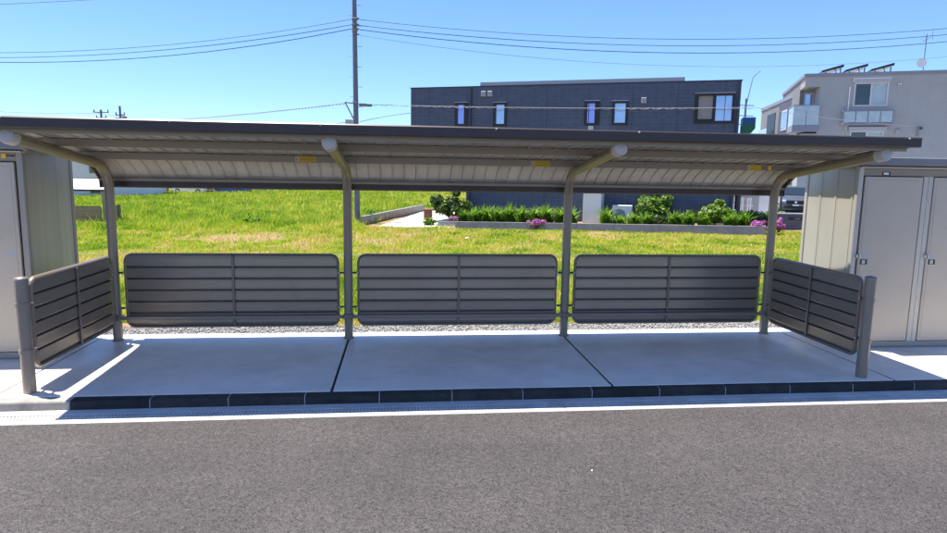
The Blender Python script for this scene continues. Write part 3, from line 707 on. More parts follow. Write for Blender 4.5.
shrub('broadleaf_shrub', at(13.45, 1.05), 0.80, 0.70, 0.55, 0.55, 'light_leaf', 2200, 0.18, 'broad bushy shrub at the right end of the navy house', group='shrubs in the planter')
shrub('broadleaf_shrub', at(12.55, 1.3), 0.36, 0.35, 0.32, 0.32, 'shrub_leaf', 1200, 0.11, 'small dark shrub low between the two big pale shrubs', group='shrubs in the planter')
shrub('broadleaf_shrub', at(11.35, 1.45), 0.55, 0.4, 0.30, 0.25, 'shrub_leaf', 1300, 0.11, 'dark low shrub under the rounded pale green shrub', group='shrubs in the planter')
shrub('azalea', at(2.75, 1.75), 0.24, 0.22, 0.16, 0.16, 'petal', 700, 0.06, 'small pink flower clump beside the dark corner shrub', 'azalea', 'pink flowering clumps')
shrub('azalea', (*facade_pt(6.5, 2.13), planter_z(6.5)-0.12), 0.44, 0.30, 0.19, 0.10, 'petal', 1500, 0.065, 'pink flowering clump spilling over the middle of the grey planter', 'azalea', 'pink flowering clumps')
shrub('azalea', (*facade_pt(15.0, 1.85), planter_z(15.0)-0.16), 0.42, 0.32, 0.27, 0.12, 'petal', 1500, 0.065, 'magenta flowering clump left of the right end post', 'azalea', 'pink flowering clumps')
shrub('azalea', (*facade_pt(15.75, 1.75), planter_z(15.0)-0.12), 0.22, 0.25, 0.30, 0.16, 'petal', 800, 0.065, 'pink flowering clump just left of the grey tile gate wall', 'azalea', 'pink flowering clumps')

def strap_clump(loc, h, r_, nb_, label):
    """clump of arching strap leaves, each leaf four segments long"""
    V = []; Fa = []; T = []
    for i in range(nb_):
        a = random.uniform(0, 2*PI); ln = h*random.uniform(0.65, 1.25); sp = random.uniform(0.1, 1.0); w_ = random.uniform(0.022, 0.046)
        bx, by = r_*random.uniform(0, 0.6)*math.cos(a*1.7), r_*random.uniform(0, 0.6)*math.sin(a*1.7); tn = random.betavariate(1.3, 1.3); b0 = len(V)
        for k in range(5):
            t = k/4; out = sp*ln*t**1.8; z = ln*(t-0.38*sp*t**2.6); ww = w_*(1-t**2.2)+0.002
            cx, cy_ = bx+out*math.cos(a), by+out*math.sin(a)
            V += [(cx-ww*math.sin(a), cy_+ww*math.cos(a), z), (cx+ww*math.sin(a), cy_-ww*math.cos(a), z)]; T += [tn, tn]
        for k in range(4): q = b0+2*k; Fa += [(q, q+1, q+3, q+2)]
    o = link('strap_leaved_plant', np_mesh('strap_leaved_plant', np.array(V), np.array(Fa), 'strap_leaf', np.array(T)), None, loc)
    tag(o, label, 'plant', 'strap-leaved clumps in the planter')
sp = [(3.15, 1.45, .5), (3.65, 1.6, .55), (4.15, 1.5, .62), (4.7, 1.55, .58), (5.2, 1.45, .68), (5.75, 1.6, .6), (6.3, 1.5, .62), (6.85, 1.5, .66), (7.4, 1.55, .58), (7.85, 1.5, .55)]
for i, (s_, d, h) in enumerate(sp): strap_clump(at(s_, d), h*1.22, 0.46, 105, ordinal(i)+' strap-leaved clump from the left in the planter before the white pier')
sp = [(9.35, 1.6, .58), (9.85, 1.6, .34), (10.4, 1.6, .42)]
for i, (s_, d, h) in enumerate(sp): strap_clump(at(s_, d), h*1.2, 0.46, 105, ordinal(i)+' strap-leaved clump from the white pier, in front of the air conditioner')
sp = [(10.9, 1.7, .45), (12.0, 1.65, .5), (12.5, 1.7, .5), (13.1, 1.7, .42), (14.0, 1.7, .45), (14.5, 1.6, .5)]
for i, (s_, d, h) in enumerate(sp): strap_clump(at(s_, d), h*1.2, 0.46, 100, ordinal(i)+' strap-leaved clump at the foot of the pale shrubs, from the left')

# ------------------------------------------------------------------ field of grass
cx_, cy0 = CAM.x, CAM.y
def field(N, dmin, dmax, pw_):
    uu = rng.uniform(0, 1, N); D = (dmin**pw_+uu*(dmax**pw_-dmin**pw_))**(1/pw_)
    la = rng.uniform(-0.86, 0.66, N)
    x = cx_+D*(la*math.cos(yaw)+math.sin(yaw)); y = cy0+D*(math.cos(yaw)-la*math.sin(yaw))
    return x, y, D
x, y, D = field(640000, 7.6, 85, 0.25)
sx = (x-A[0])*u[0]+(y-A[1])*u[1]; dx = (x-A[0])*n[0]+(y-A[1])*n[1]
keep = (y > 0.68) & (y < 78)
keep &= ~((sx > 2.1) & (sx < 15.3) & (dx < 2.15) & (dx > -8.2))                     # planter and house
keep &= ~((sx > 2.5) & (dx < 0.05))
def in_quad(x, y, Q):
    r_ = np.ones_like(x, bool); q = len(Q)
    for i in range(q):
        (ax_, ay), (bx_, by) = Q[i], Q[(i+1) % q]; r_ &= ((bx_-ax_)*(y-ay)-(by-ay)*(x-ax_)) >= 0
    return r_
PATH = [(-1.75, 21.0), (1.6, 20.75), (3.1, 33.0), (0.75, 33.4)]
keep &= ~in_quad(x, y, PATH); keep &= ~in_quad(x, y, [(-2.6, 21.6), (-1.7, 20.9), (0.85, 33.4), (0.6, 33.3)])
keep &= ~(in_quad(x, y, [(-3.5, 22.5), (-2.45, 22.6), (0.65, 33.2), (-0.2, 33.2)]) & (rng.uniform(0, 1, len(x)) < 0.85))
keep &= ~((x > 14.6) & (y > 17.0) & (dx < 2.3))
keep &= ~((np.abs(x+17.6) < 3.9) & (y > 23.4) & (y < 26.2))
dens = fbm(x*0.30, y*0.22, 21)*0.55+fbm(x*1.5, y*0.9, 5)*0.45
band = np.exp(-((y-17.5-0.10*x+2.0*(fbm(x*0.4, y*0.4, 13)-0.5))/2.2)**2)          # bare strip before the tall grass
dens = dens-0.16*band*(x < 0)
lush = smooth(20.0, 22.5, y+3.0*(fbm(x*0.35, y*0.35, 8)-0.5))*np.where(x < 1.5, 1, 0)
pr = np.clip((dens-0.27)*6.0, 0.15, 1); pr = np.maximum(pr, lush)
keep &= rng.uniform(0, 1, len(x)) < pr
x, y, D, dens, lush, dx, sx = x[keep], y[keep], D[keep], dens[keep], lush[keep], dx[keep], sx[keep]; k = len(x)
clump = fbm(x*2.0, y*1.6, 40)*0.6+vnoise(x*6, y*5, 44)*0.4
h = (0.025+0.10*clump**1.5+0.03*rng.uniform(0, 1, k))*(1+0.5*smooth(8, 20, y)); h = np.where((dx > 2.0) & (dx < 5) & (sx > 1.5), h*0.6, h); h = h*(1-lush)+lush*(0.12+0.40*clump**1.3*rng.uniform(0.5, 1.2, k))
tall = rng.uniform(0, 1, k) < 0.02*(1+2*lush); h = np.where(tall, h*rng.uniform(1.3, 1.9, k), h)
wd = (0.0035+0.00075*D)*rng.uniform(0.7, 1.4, k)
a = rng.uniform(0, 2*PI, k); a2 = rng.uniform(0, 2*PI, k); lean = h*rng.uniform(0.15, 0.95, k)
z = ground_z(x, y)-0.01
P0 = np.stack([x-wd*np.cos(a), y-wd*np.sin(a), z], 1); P1 = np.stack([x+wd*np.cos(a), y+wd*np.sin(a), z], 1)
P2 = np.stack([x+lean*np.cos(a2), y+lean*np.sin(a2), z+h], 1)
tone = np.clip(rng.normal(0.50, 0.17, k)+0.5*(fbm(x*0.3, y*0.22, 60)-0.5)+0.75*(vnoise(x*2.2, y*1.2, 71)-0.5)+(0.52-dens)*1.3*(1-lush)-0.10*lush, 0, 1)
V = np.stack([P0, P1, P2], 1).reshape(-1, 3)
go = link('grass', np_mesh('grass', V, np.arange(3*k).reshape(-1, 3), 'grass', np.repeat(tone, 3)))
tag(go, 'yellow-green meadow grass covering the field behind the shelter', 'grass', kind='stuff')
# darker broad-leaved weeds standing out of the grass
for i, (x0_, y0_, r_, lb) in enumerate(((-7.1, 22.6, 0.42, 'leafy green weed clump in the grass behind the left back panel'), (-2.3, 28.5, 0.45, 'green weed clump just right of the grey utility pole'), (0.55, 21.9, 0.26, 'tall weed at the foot of the dark corner shrub by the path'))):
    shrub('weed_clump', (x0_, y0_, float(ground_z(x0_, y0_))), r_*1.3, r_, r_*0.8, r_*0.6, 'strap_leaf', 260, 0.16, lb, 'weed', k=6, stems=3)
pp = MB()
for (q0, q1, q2, q3) in (((-0.14, -0.08, 0.0), (0.02, -0.10, 0.05), (0.04, 0.06, 0.03), (-0.10, 0.08, 0.02)), ((0.02, -0.10, 0.05), (0.16, -0.02, 0.01), (0.13, 0.08, 0.0), (0.04, 0.06, 0.03))):
    b0 = len(pp.v); pp.v += [q0, q1, q2, q3]+[(a_, b_, c_-0.006) for a_, b_, c_ in (q0, q1, q2, q3)]
    pp.f += [(b0, b0+1, b0+2, b0+3), (b0+7, b0+6, b0+5, b0+4)]+[(b0+i, b0+4+i, b0+4+(i+1) % 4, b0+(i+1) % 4) for i in range(4)]
lit = pp.build('paper_scrap', 'paper_white', None, loc=(1.64, 15.1, float(ground_z(1.64, 15.1))+0.10)); tag(lit, 'crumpled white paper scrap lying on the grass', 'litter')

# path with low retaining wall
pz = lambda x, y: float(ground_z(x, y))
b = MB(); top = [(q[0], q[1], pz(*q)+0.05) for q in PATH]; b.v += top+[(q[0], q[1], -1.2) for q in PATH]
b.f += [(0, 1, 2, 3), (7, 6, 5, 4)]+[(i, 4+i, 4+(i+1) % 4, (i+1) % 4) for i in range(4)]
tag(b.build('path', 'path_concrete'), kind='structure')
lw = empty('retaining_wall', (0, 0, 0))
W0, W1 = Vector((-2.45, 22.7)), Vector((0.65, 33.2)); dW = (W1-W0); nW = Vector((dW.y, -dW.x)).normalized()*0.07
for i in range(6):
    a_ = W0+dW*(i/6+0.001); c_ = W0+dW*((i+1)/6-0.001); rings = []
    for q in (a_, c_):
        zt = pz(q.x, q.y)+0.42; rings.append([(q.x-nW.x, q.y-nW.y, -1.2), (q.x+nW.x, q.y+nW.y, -1.2), (q.x+nW.x, q.y+nW.y, zt), (q.x-nW.x, q.y-nW.y, zt)])
    MB().loft(rings).build('wall_block', 'wall_grey', lw)
tag(lw, 'low grey retaining wall beside the pale concrete path', 'low wall')
# brown brick pier of the path
bpz = pz(0.75, 24.9); bp = empty('brick_pier', (0.62, 25.2, bpz))
for i in range(5):
    for j in range(2):
        MB().quad_box(-0.21+0.212*j if i % 2 == 0 else -0.21+0.14*j*1.0, -0.002+0.212*j if i % 2 == 0 else (-0.075 if j == 0 else 0.21), -0.2, 0.2, i*0.105, i*0.105+0.098, 0.006).build('brick', 'brown_brick', bp)
MB().quad_box(-0.24, 0.24, -0.23, 0.23, 0.527, 0.575, 0.01).build('coping', 'brown_brick', bp)
tag(bp, 'short reddish brick pier at the far end of the pale path', 'pier')

# thin wire fence just behind the back panels and a short run by the far shelter
wf = empty('wire_fence', (0, 1.05, 0))
for i in range(7):
    MB().tube([(-7.15+2.4*i, 0, -0.1), (-7.15+2.4*i, 0, 0.80)], 0.011, 6).build('fence_post', 'pole_grey', wf, 0.8)
for z_ in (0.79, 0.52): MB().tube([(-6.0, -0.014, z_), (6.0, -0.014, z_)], 0.0028, 5).build('wire', 'cable_grey', wf)
tag(wf, 'thin low wire fence between the back panels and the grass', 'wire fence')

# paved yard in front of the apartment block
yx, yy = np.meshgrid(np.linspace(14.75, 75, 40), np.linspace(19.2, 80, 40)); yi = np.arange(1600).reshape(40, 40)
me = np_mesh('yard', np.stack([yx.ravel(), yy.ravel(), ground_z(yx, yy).ravel()+0.09], 1), np.stack([yi[:-1,:-1].ravel(), yi[:-1,1:].ravel(), yi[1:,1:].ravel(), yi[1:,:-1].ravel()], 1), 'wall_grey')
tag(link('yard', me), kind='structure')
# ------------------------------------------------------------------ pale apartment block on the right
A2 = (-0.61+22.74*1.15, -7.07+35.95*1.15); ang2 = math.atan2(-0.4051882, 0.9142333)
ap = empty('apartment_building', (A2[0], A2[1], -0.27), ang2); ap.scale = (1.15, 1.15, 1.15); ZG = -0.6
def ab(name, m, parent, s0, s1, d0, d1, z0, z1, ch=0.0): return MB().quad_box(s0, s1, -d1, -d0, z0, z1, ch).build(name, m, parent)
AW = [(2.51, 4.19, 5.89, 7.17), (2.49, 4.17, 3.2, 4.54)]
facade(ap, 'apartment_wall', 0.80, 12.5, ZG, 7.55, AW, 0.25)
ab('wall', 'apartment_wall', ap, 0.0, 0.799, -0.25, 0.0, 7.02, 7.55); ab('wall', 'apartment_wall', ap, 0.0, 0.799, -0.25, 0.0, ZG, 4.40)
for (z0, z1) in ((ZG, 4.40), (7.02, 7.55)): ab('wall', 'apartment_wall', ap, 0.0, 0.25, -1.6, -0.251, z0, z1)
ab('wall', 'cladding_mid', ap, 0.0, 0.25, -9.0, -1.601, ZG, 7.55)
ab('recess_wall', 'apartment_wall', ap, 0.251, 1.05, -1.75, -1.602, 4.4, 7.55); ab('recess_wall', 'apartment_wall', ap, 0.80, 1.0, -1.60, -0.251, 4.4, 7.55)
ab('recess_ceiling', 'apartment_trim', ap, 0.251, 0.799, -1.60, -0.251, 7.02, 7.1)
ab('parapet_cap', 'apartment_trim', ap, -0.06, 12.56, -9.05, 0.06, 7.552, 7.73)
bd = ab('balcony_door', 'window_frame_white', ap, 0.26, 0.78, -1.60, -1.56, 4.75, 6.84); ab('pane', 'glass', bd, 0.32, 0.72, -1.559, -1.55, 4.85, 6.76)
bl = ab('balcony', 'apartment_trim', ap, -0.55, 0.83, -1.55, 0.32, 4.50, 4.86, 0.01)
ab('balcony_post', 'window_frame_white', bl, -0.54, -0.50, 0.28, 0.32, 4.861, 5.98)
for i in range(2): ab('pane', 'balcony_glass', bl, -0.49+0.66*i, 0.13+0.66*i, 0.295, 0.31, 4.87, 5.93)
for i in range(3): ab('pane', 'balcony_glass', bl, -0.53, -0.515, -1.5+0.6*i, -0.95+0.6*i, 4.87, 5.93)
ab('handrail', 'apartment_trim', bl, -0.55, 0.83, 0.28, 0.325, 5.935, 5.985); ab('handrail', 'apartment_trim', bl, -0.555, -0.50, -1.5, 0.279, 5.935, 5.985)
for (s0, s1, z0, z1) in AW:
    wn = MB()
    for q in ((s0, s0+0.07, z0, z1), (s1-0.07, s1, z0, z1), ((s0+s1)/2-0.04, (s0+s1)/2+0.04, z0+0.07, z1-0.07)): wn.quad_box(q[0], q[1], -0.02, 0.12, q[2], q[3])
    wn.quad_box(s0+0.07, s1-0.07, -0.019, 0.12, z0, z0+0.07); wn.quad_box(s0+0.07, s1-0.07, -0.019, 0.12, z1-0.07, z1)
    wn = wn.build('window', 'window_frame_white', ap); mid = (s0+s1)/2
    ab('pane', 'car_glass', wn, s0+0.07, mid-0.04, -0.08, -0.06, z0+0.07, z1-0.07)
    ab('pane', 'balcony_glass', wn, mid+0.04, s1-0.07, -0.08, -0.06, z0+0.07, z1-0.07)
    ab('shutter_box', 'vent_grey', wn, s0-0.1, s1+0.1, 0.021, 0.15, z1, z1+0.22, 0.01)
rl = ab('window_balcony', 'apartment_trim', ap, 2.0, 4.48, 0.002, 0.36, 4.83, 4.95, 0.01)
for i in range(4): ab('pane', 'balcony_glass', rl, 2.06+0.605*i, 2.06+0.605*i+0.55, 0.32, 0.335, 4.98, 5.58)
for i in range(5): ab('baluster', 'apartment_trim', rl, 2.0+0.61*i, 2.04+0.61*i, 0.31, 0.35, 4.951, 5.60)
ab('handrail', 'apartment_trim', rl, 2.0, 4.48, 0.30, 0.36, 5.601, 5.65)
for s_ in (2.0, 4.44): ab('handrail', 'apartment_trim', rl, s_, s_+0.04, 0.002, 0.299, 5.601, 5.65)
MB().tube([(2.28, -0.05, 4.6), (2.28, -0.05, 6.95)], 0.03, 8).build('downpipe', 'white_paint', ap, 0.6)
for (s0, z0, sz) in ((4.6, 6.88, 0.22), (4.7, 4.38, 0.26)): ab('vent', 'apartment_wall', ap, s0, s0+sz, 0.001, 0.08, z0, z0+sz*0.9, 0.02)
for s_ in (1.4, 5.2, 6.1, 7.0, 8.8): ab('joint', 'joint_line', ap, s_, s_+0.015, 0.0, 0.004, ZG, 7.54)
ab('joint', 'joint_line', ap, 0.81, 12.5, 0.0, 0.003, 4.66, 4.69)
hk = ab('cable_anchor', 'apartment_trim', ap, 5.75, 5.82, 0.002, 0.12, 4.25, 4.75); ab('anchor_knob', 'cable_black', hk, 5.80, 5.95, 0.121, 0.2, 4.60, 4.72)
for i, s_ in enumerate((0.95, 2.15, 3.43)):
    b = MB(); b.prism([(s_-0.1, 7.82), (s_+1.0, 8.10), (s_+1.0, 8.24), (s_-0.1, 7.93)], 'y', 0.3, 1.9); so_ = b.build('solar_panel', 'solar', ap)
    for q in (0.1, 0.85): MB().quad_box(s_+q, s_+q+0.05, 0.45, 0.5, 7.731, 7.83+0.25*q).build('leg', 'trim_navy', so_); MB().quad_box(s_+q, s_+q+0.05, 1.65, 1.7, 7.731, 7.83+0.25*q).build('leg', 'trim_navy', so_)
an = MB().tube([(5.9, 0.6, 7.731), (5.9, 0.6, 9.75)], 0.022, 6).build('antenna_mast', 'pole_grey', ap)
for z_, l in ((9.6, 0.55), (9.45, 0.35)): MB().tube([(5.9-l/2, 0.58, z_-0.1), (5.9+l/2, 0.58, z_+0.1)], 0.012, 5).build('antenna_rod', 'pole_grey', an)
MB().tube([(6.1, 0.34, 9.4), (6.1, 0.34, 9.95)], 0.012, 5).build('antenna_rod', 'pole_grey', an)
b = MB(); b.tube([(5.75, 0.52, 8.2), (5.75, 0.50, 8.2), (5.75, 0.44, 8.2)], [0.03, 0.16, 0.25], 16, up=(1, 0, 0)); b.build('satellite_dish', 'white_paint', an, 0.9)
tag(ap, 'pale beige apartment block with glass balconies and rooftop solar panels', 'apartment building')

# grey house behind the apartment block, receding to the left
gh = empty('grey_house', (-0.61+24.51*1.15, -7.07+39.77*1.15, -0.27), math.atan2(41.48-32.69, 26.76-23.9))     # local x runs away from us along its wall
LG = 9.24; gh.scale = (1.15, 1.15, 1.15)
def gb_(name, m, parent, s0, s1, d0, d1, z0, z1): return MB().quad_box(s0, s1, d0, d1, z0, z1).build(name, m, parent)   # d>0: towards the left/outside
gb_('wall', 'cladding_mid', gh, 0, LG, -7, 0, ZG, 6.9)
gb_('parapet_cap', 'apartment_trim', gh, -0.05, LG+0.05, -7.05, 0.05, 6.902, 7.12)
gb_('upper_cladding', 'cladding_dark', gh, 0.02, 3.6, 0.001, 0.03, ZG, 6.9)
w_ = gb_('window', 'window_frame_white', gh, 1.2, 2.6, 0.031, 0.07, 5.0, 6.3); gb_('pane', 'glass', w_, 1.28, 2.52, 0.0705, 0.075, 5.08, 6.22)
w_ = gb_('window', 'window_frame_black', gh, 4.6, 7.0, 0.001, 0.04, 4.6, 6.4)
bl = gb_('balcony', 'window_frame_white', gh, 4.3, 7.4, 0.041, 0.6, 4.2, 4.4)
for i in range(4): gb_('pane', 'balcony_glass', bl, 4.35+0.76*i, 5.05+0.76*i, 0.57, 0.59, 4.401, 5.3)
tag(gh, 'narrow grey house glimpsed left of the beige apartment block', 'house')

# green and blue awning box at the right corner of the navy house, thin pole with aerial behind it
gs = empty('shop_awning', (14.9, 22.1, 0), ang)
MB().quad_box(0, 0.55, -0.4, 0.6, 4.22, 4.55, 0.01).build('valance', 'awning_blue', gs); MB().prism([(0.0, 3.85), (0.4, 3.85), (0.55, 4.05), (0.55, 4.218), (0.0, 4.218)], 'y', -0.42, 0.6).build('canopy', 'awning_green', gs)
MB().quad_box(0.1, 0.2, 0.05, 0.15, -0.5, 3.849).build('pole', 'pole_grey', gs)
tag(gs, 'small green and blue awning peeking out right of the navy house', 'awning')
mp = empty('aerial_pole', (22.95, 36.85, -0.5))
MB().tube([(0, 0, 0), (0, 0, 7.75)], 0.07, 8).build('mast', 'pole_grey', mp, 0.8)
MB().tube([(0, 0, 7.2), (0.42, 0.1, 9.2), (0.95, 0.15, 9.7)], 0.035, 6).build('aerial_arm', 'pole_grey', mp, 0.8)
for z_ in (6.0, 6.6, 7.3): MB().tube([(-0.5, 0, z_), (0.6, 0, z_)], 0.03, 6).build('crossarm', 'pole_grey', mp)
tag(mp, 'thin pole with slanted aerial arm between the navy and grey houses', 'pole')

# ------------------------------------------------------------------ entrance corner right of the navy house
gw = empty('gate_wall', (14.78, 18.55, 0), ang*0.35)
MB().quad_box(0, 1.75, -0.1, 0.1, -0.8, 0.36).build('wall', 'tile_grey', gw); MB().quad_box(-0.02, 1.77, -0.12, 0.12, 0.361, 0.41, 0.006).build('coping', 'vent_grey', gw)
npl = MB().quad_box(0.50, 1.05, -0.118, -0.1005, 0.13, 0.24).build('name_plate', 'bracket_black', gw)
b = MB(); xx = 0.74
for l in (0.02, 0.03, 0.025, 0.03, 0.02, 0.03): b.quad_box(xx, xx+l, -0.121, -0.1185, 0.17, 0.20); xx += l+0.012
b.build('lettering', 'vent_grey', npl)
tag(gw, 'low blue-grey tiled gate wall with dark name plate by the right shed', 'gate wall')
hd = leaf_cloud('hedge', 'light_leaf', [(i*0.42, 0, 0.32+0.04*math.sin(i*2), 0.34, 0.3, 0.30) for i in range(5)], 4200, 0.10, None, (14.35, 20.4, -0.25)); tag(hd, 'light green clipped hedge between the navy house and the gate wall', 'hedge')
hd2 = leaf_cloud('hedge', 'shrub_leaf', [(i*0.4, 0, 0.25, 0.32, 0.26, 0.26) for i in range(5)], 3000, 0.09, None, (14.6, 19.5, -0.3)); tag(hd2, 'dark green low hedge in front of the lighter hedge', 'hedge')
pe = empty('gate_post', (15.23, 22.6, -0.5)); MB().quad_box(-0.09, 0.09, -0.09, 0.09, 0, 1.62, 0.01).build('post', 'brown_brick', pe); MB().quad_box(-0.11, 0.11, -0.11, 0.11, 1.621, 1.66, 0.008).build('cap', 'bark', pe)
tag(pe, 'orange-brown wooden gate post at the right end of the navy house', 'post')
ew = empty('porch', (18.2, 27.6, -0.55), ang2)
MB().quad_box(-1.2, 1.75, 0, 0.2, 0, 2.6).build('wall', 'apartment_wall', ew)
dr = MB().quad_box(0.85, 1.35, -0.05, -0.001, 0.05, 2.1).build('door', 'white_paint', ew); MB().quad_box(1.22, 1.27, -0.09, -0.051, 0.9, 1.1).build('handle', 'bolt_steel', dr)
MB().quad_box(1.42, 1.72, -0.04, -0.001, 0.3, 2.1).build('side_light', 'balcony_glass', ew)
for i in range(9): MB().quad_box(-0.75+i*0.13, -0.66+i*0.13, -0.95, -0.92, 0.1, 1.25+0.03*(i % 3), 0.006).build('picket', 'white_paint' if i % 3 else 'picket_pink', ew)
MB().quad_box(-0.8, 0.45, -0.919, -0.89, 0.85, 0.93).build('picket_rail', 'white_paint', ew)
tag(ew, 'beige porch with white door behind the hedge', 'porch')
tr = empty('small_tree', (20.05, 26.9, -0.45))
MB().tube([(0, 0, 0), (0.03, 0.02, 0.9), (0.0, 0.05, 2.0)], [0.06, 0.045, 0.025], 8).build('trunk', 'bark', tr, 0.8)
leaf_cloud('crown', 'light_leaf', lobes_for(0.5, 0.5, 0.55, 8, 2.25), 900, 0.15, tr)
tag(tr, 'small leafy tree above the parked grey car', 'tree')

# grey car parked nose towards us
def car(loc, rz, m, label, scale=1.0):
    c = empty('parked_car', loc, rz)
    # side profile (y along length, nose at -y): body rings across x
    prof = [(-2.20, 0.42), (-2.24, 0.62), (-2.16, 0.86), (-1.95, 0.98), (-1.10, 1.10), (-0.35, 1.60), (0.30, 1.68), (1.40, 1.64), (2.05, 1.15), (2.20, 0.95), (2.22, 0.45), (2.0, 0.30), (-2.0, 0.30)]
    hw = 0.90; rings = []
    for x_, sc in ((-hw, 0.0), (-hw+0.03, 0.5), (-hw+0.22, 1.0), (hw-0.22, 1.0), (hw-0.03, 0.5), (hw, 0.0)):
        r_ = []
        for (y_, z_) in prof:
            cab = max(0, z_-1.0); xx = x_*(1-0.22*cab) if abs(x_) > 0 else x_
            f = (1-0.03*(1-sc)); r_.append((xx, y_*f, 0.30+(z_-0.30)*(1-0.06*(1-sc))))
        rings.append(r_)
    body = MB().loft(rings).build('body', m, c, 0.5)
    b = MB(); b.loft([[(-0.70, -1.045, 1.135), (0.70, -1.045, 1.135), (0.62, -0.40, 1.585), (-0.62, -0.40, 1.585)], [(-0.70, -1.065, 1.155), (0.70, -1.065, 1.155), (0.62, -0.42, 1.605), (-0.62, -0.42, 1.605)]]); b.build('windscreen', 'car_glass', body)
    MB().quad_box(-0.50, 0.50, -2.275, -2.20, 0.62, 0.84, 0.02).build('grille', 'tyre', body); MB().tube([(0, -2.276, 0.74), (0, -2.285, 0.74)], 0.07, 12, up=(1, 0, 0)).build('emblem', 'bolt_steel', body)
    MB().quad_box(-0.62, 0.62, -2.262, -2.20, 0.40, 0.50, 0.02).build('lower_intake', 'tyre', body)
    MB().quad_box(-0.165, 0.165, -2.285, -2.24, 0.515, 0.605).build('number_plate', 'paper_white', body)
    for s in (-1, 1):
        MB().quad_box(s*0.53, s*0.84, -2.22, -2.08, 0.72, 0.86, 0.02).build('headlight', 'headlight', body)
        mr_ = MB().quad_box(s*0.90, s*1.08, -0.92, -0.80, 1.08, 1.24, 0.02).build('mirror', m, body)
        b = MB(); b.loft([[(s*0.872, -0.85, 1.12), (s*0.872, 1.6, 1.15), (s*0.80, 1.3, 1.56), (s*0.80, -0.25, 1.56)], [(s*0.884, -0.85, 1.12), (s*0.884, 1.6, 1.15), (s*0.812, 1.3, 1.56), (s*0.812, -0.25, 1.56)]]); b.build('side_window', 'car_glass', body)
        for y_ in (-1.38, 1.36):
            t_ = MB().tube([(s*0.70, y_, 0.33), (s*0.92, y_, 0.33)], 0.33, 20).build('wheel', 'tyre', c, 0.6); MB().tube([(s*0.921, y_, 0.33), (s*0.932, y_, 0.33)], 0.21, 16).build('rim', 'bolt_steel', t_, 0.6)
    tag(c, label, 'car'); c.scale = (scale, scale, scale); return c
car((22.25, 29.25, -0.16), -0.5, 'car_grey', 'grey car parked nose-on beside the right shed, behind the gate wall', 0.93)
car((-24.5, 71.0, -1.0), 1.2, 'car_white', 'white car far across the field, left of the blue one')
car((-20.6, 72.0, -1.0), 1.4, 'car_blue', 'blue car far across the field under the roof edge')

# far edge of the field: low concrete wall, white house
fwl = empty('far_wall', (0, 84, 0))
for i in range(22):
    z_ = float(ground_z(-60+i*4, 84)); MB().quad_box(-62+i*4+0.01, -58+i*4-0.01, -0.1, 0.1, z_-0.2, z_+1.0, 0.02).build('wall_panel', 'wall_grey', fwl)
tag(fwl, 'long low grey wall along the far edge of the field', 'wall')
hw_ = empty('white_house', (-33.5, 60.0, -1.1), 0.2)
fw = MB()
MB().quad_box(0, 8.5, 0, 7, 0, 4.4).build('wall', 'white_paint', hw_)
MB().prism([(-0.4, 4.40), (8.9, 4.40), (4.25, 6.2)], 'y', -0.4, 7.4).build('roof', 'apartment_trim', hw_)
for (x0_, z0_) in ((2.6, 2.35), (5.2, 2.35), (2.6, 0.4)):
    wn = MB().quad_box(x0_, x0_+1.0, -0.06, -0.001, z0_, z0_+1.0).build('window', 'window_frame_white', hw_); MB().quad_box(x0_+0.08, x0_+0.92, -0.075, -0.061, z0_+0.08, z0_+0.92).build('pane', 'car_glass', wn)
tag(hw_, 'white house far left seen between the left shed and the shelter roof', 'house')
for i, (x0_, y0_, s_, lb) in enumerate(((-36, 76, 1.0, 'dark low bushes at the far edge of the field, leftmost'), (-30.5, 77, 0.9, 'dark low bushes at the far edge of the field, right of the leftmost'), (-13, 79, 1.0, 'dark bush at the far edge of the field behind the left back panel'), (-4.5, 80, 0.9, 'dark bush at the far edge of the field left of the utility pole'))):
    shrub('far_bush', (x0_, y0_, float(ground_z(x0_, y0_))), 2.2*s_, 1.0, 0.75*s_, 0.5, 'shrub_leaf', 1500, 0.3, lb, 'bush', 'bushes along the far edge of the field', k=7, stems=3)

# ------------------------------------------------------------------ utility poles and cables
up = empty('utility_pole', (-2.76, 24.3, -0.75))
MB().tube([(0, 0, 0), (-0.03, 0.0, 6), (-0.06, 0.0, 12.2)], [0.135, 0.115, 0.095], 14, up=(1, 0, 0)).build('shaft', 'pole_grey', up, 0.8)
for i in range(14):
    s = 1 if i % 2 else -1; z_ = 4.2+i*0.45
    MB().tube([(s*0.08, 0, z_), (s*0.30, 0, z_)], 0.012, 5).build('step_bolt', 'pole_grey', up)
for z_ in (5.75, 8.95, 9.2, 9.45):
    MB().tube([(-0.04, 0, z_-0.05), (-0.04, 0, z_+0.05)], 0.135, 14, up=(1, 0, 0)).build('clamp_band', 'apartment_trim', up, 0.6)
for z_ in (9.45, 9.18, 8.99, 8.75): MB().tube([(-0.12, -0.14, z_), (0.16, -0.14, z_)], 0.035, 8).build('insulator', 'pole_grey', up)
ar = MB().tube([(-0.52, -0.05, 5.74), (0.1, -0.05, 5.68)], 0.03, 6).build('crossarm', 'pole_grey', up); MB().tube([(-0.5, -0.05, 5.72), (-0.05, -0.05, 4.85)], 0.025, 6).build('brace', 'cable_black', ar)
lp = MB().quad_box(0.12, 0.72, -0.14, 0.06, 5.58, 5.70, 0.02).build('street_light', 'pole_grey', up); MB().quad_box(0.3, 0.68, -0.10, 0.02, 5.565, 5.579).build('lens', 'balcony_glass', lp)
MB().quad_box(-0.50, -0.14, -0.16, -0.13, 4.72, 4.95).build('sign_plate', 'vent_grey', up); MB().quad_box(-0.14, 0.02, -0.17, -0.05, 4.55, 4.70).build('junction_box', 'pole_grey', up)
tag(up, 'tall slim grey utility pole rising behind the shelter roof', 'utility pole', 'utility poles')
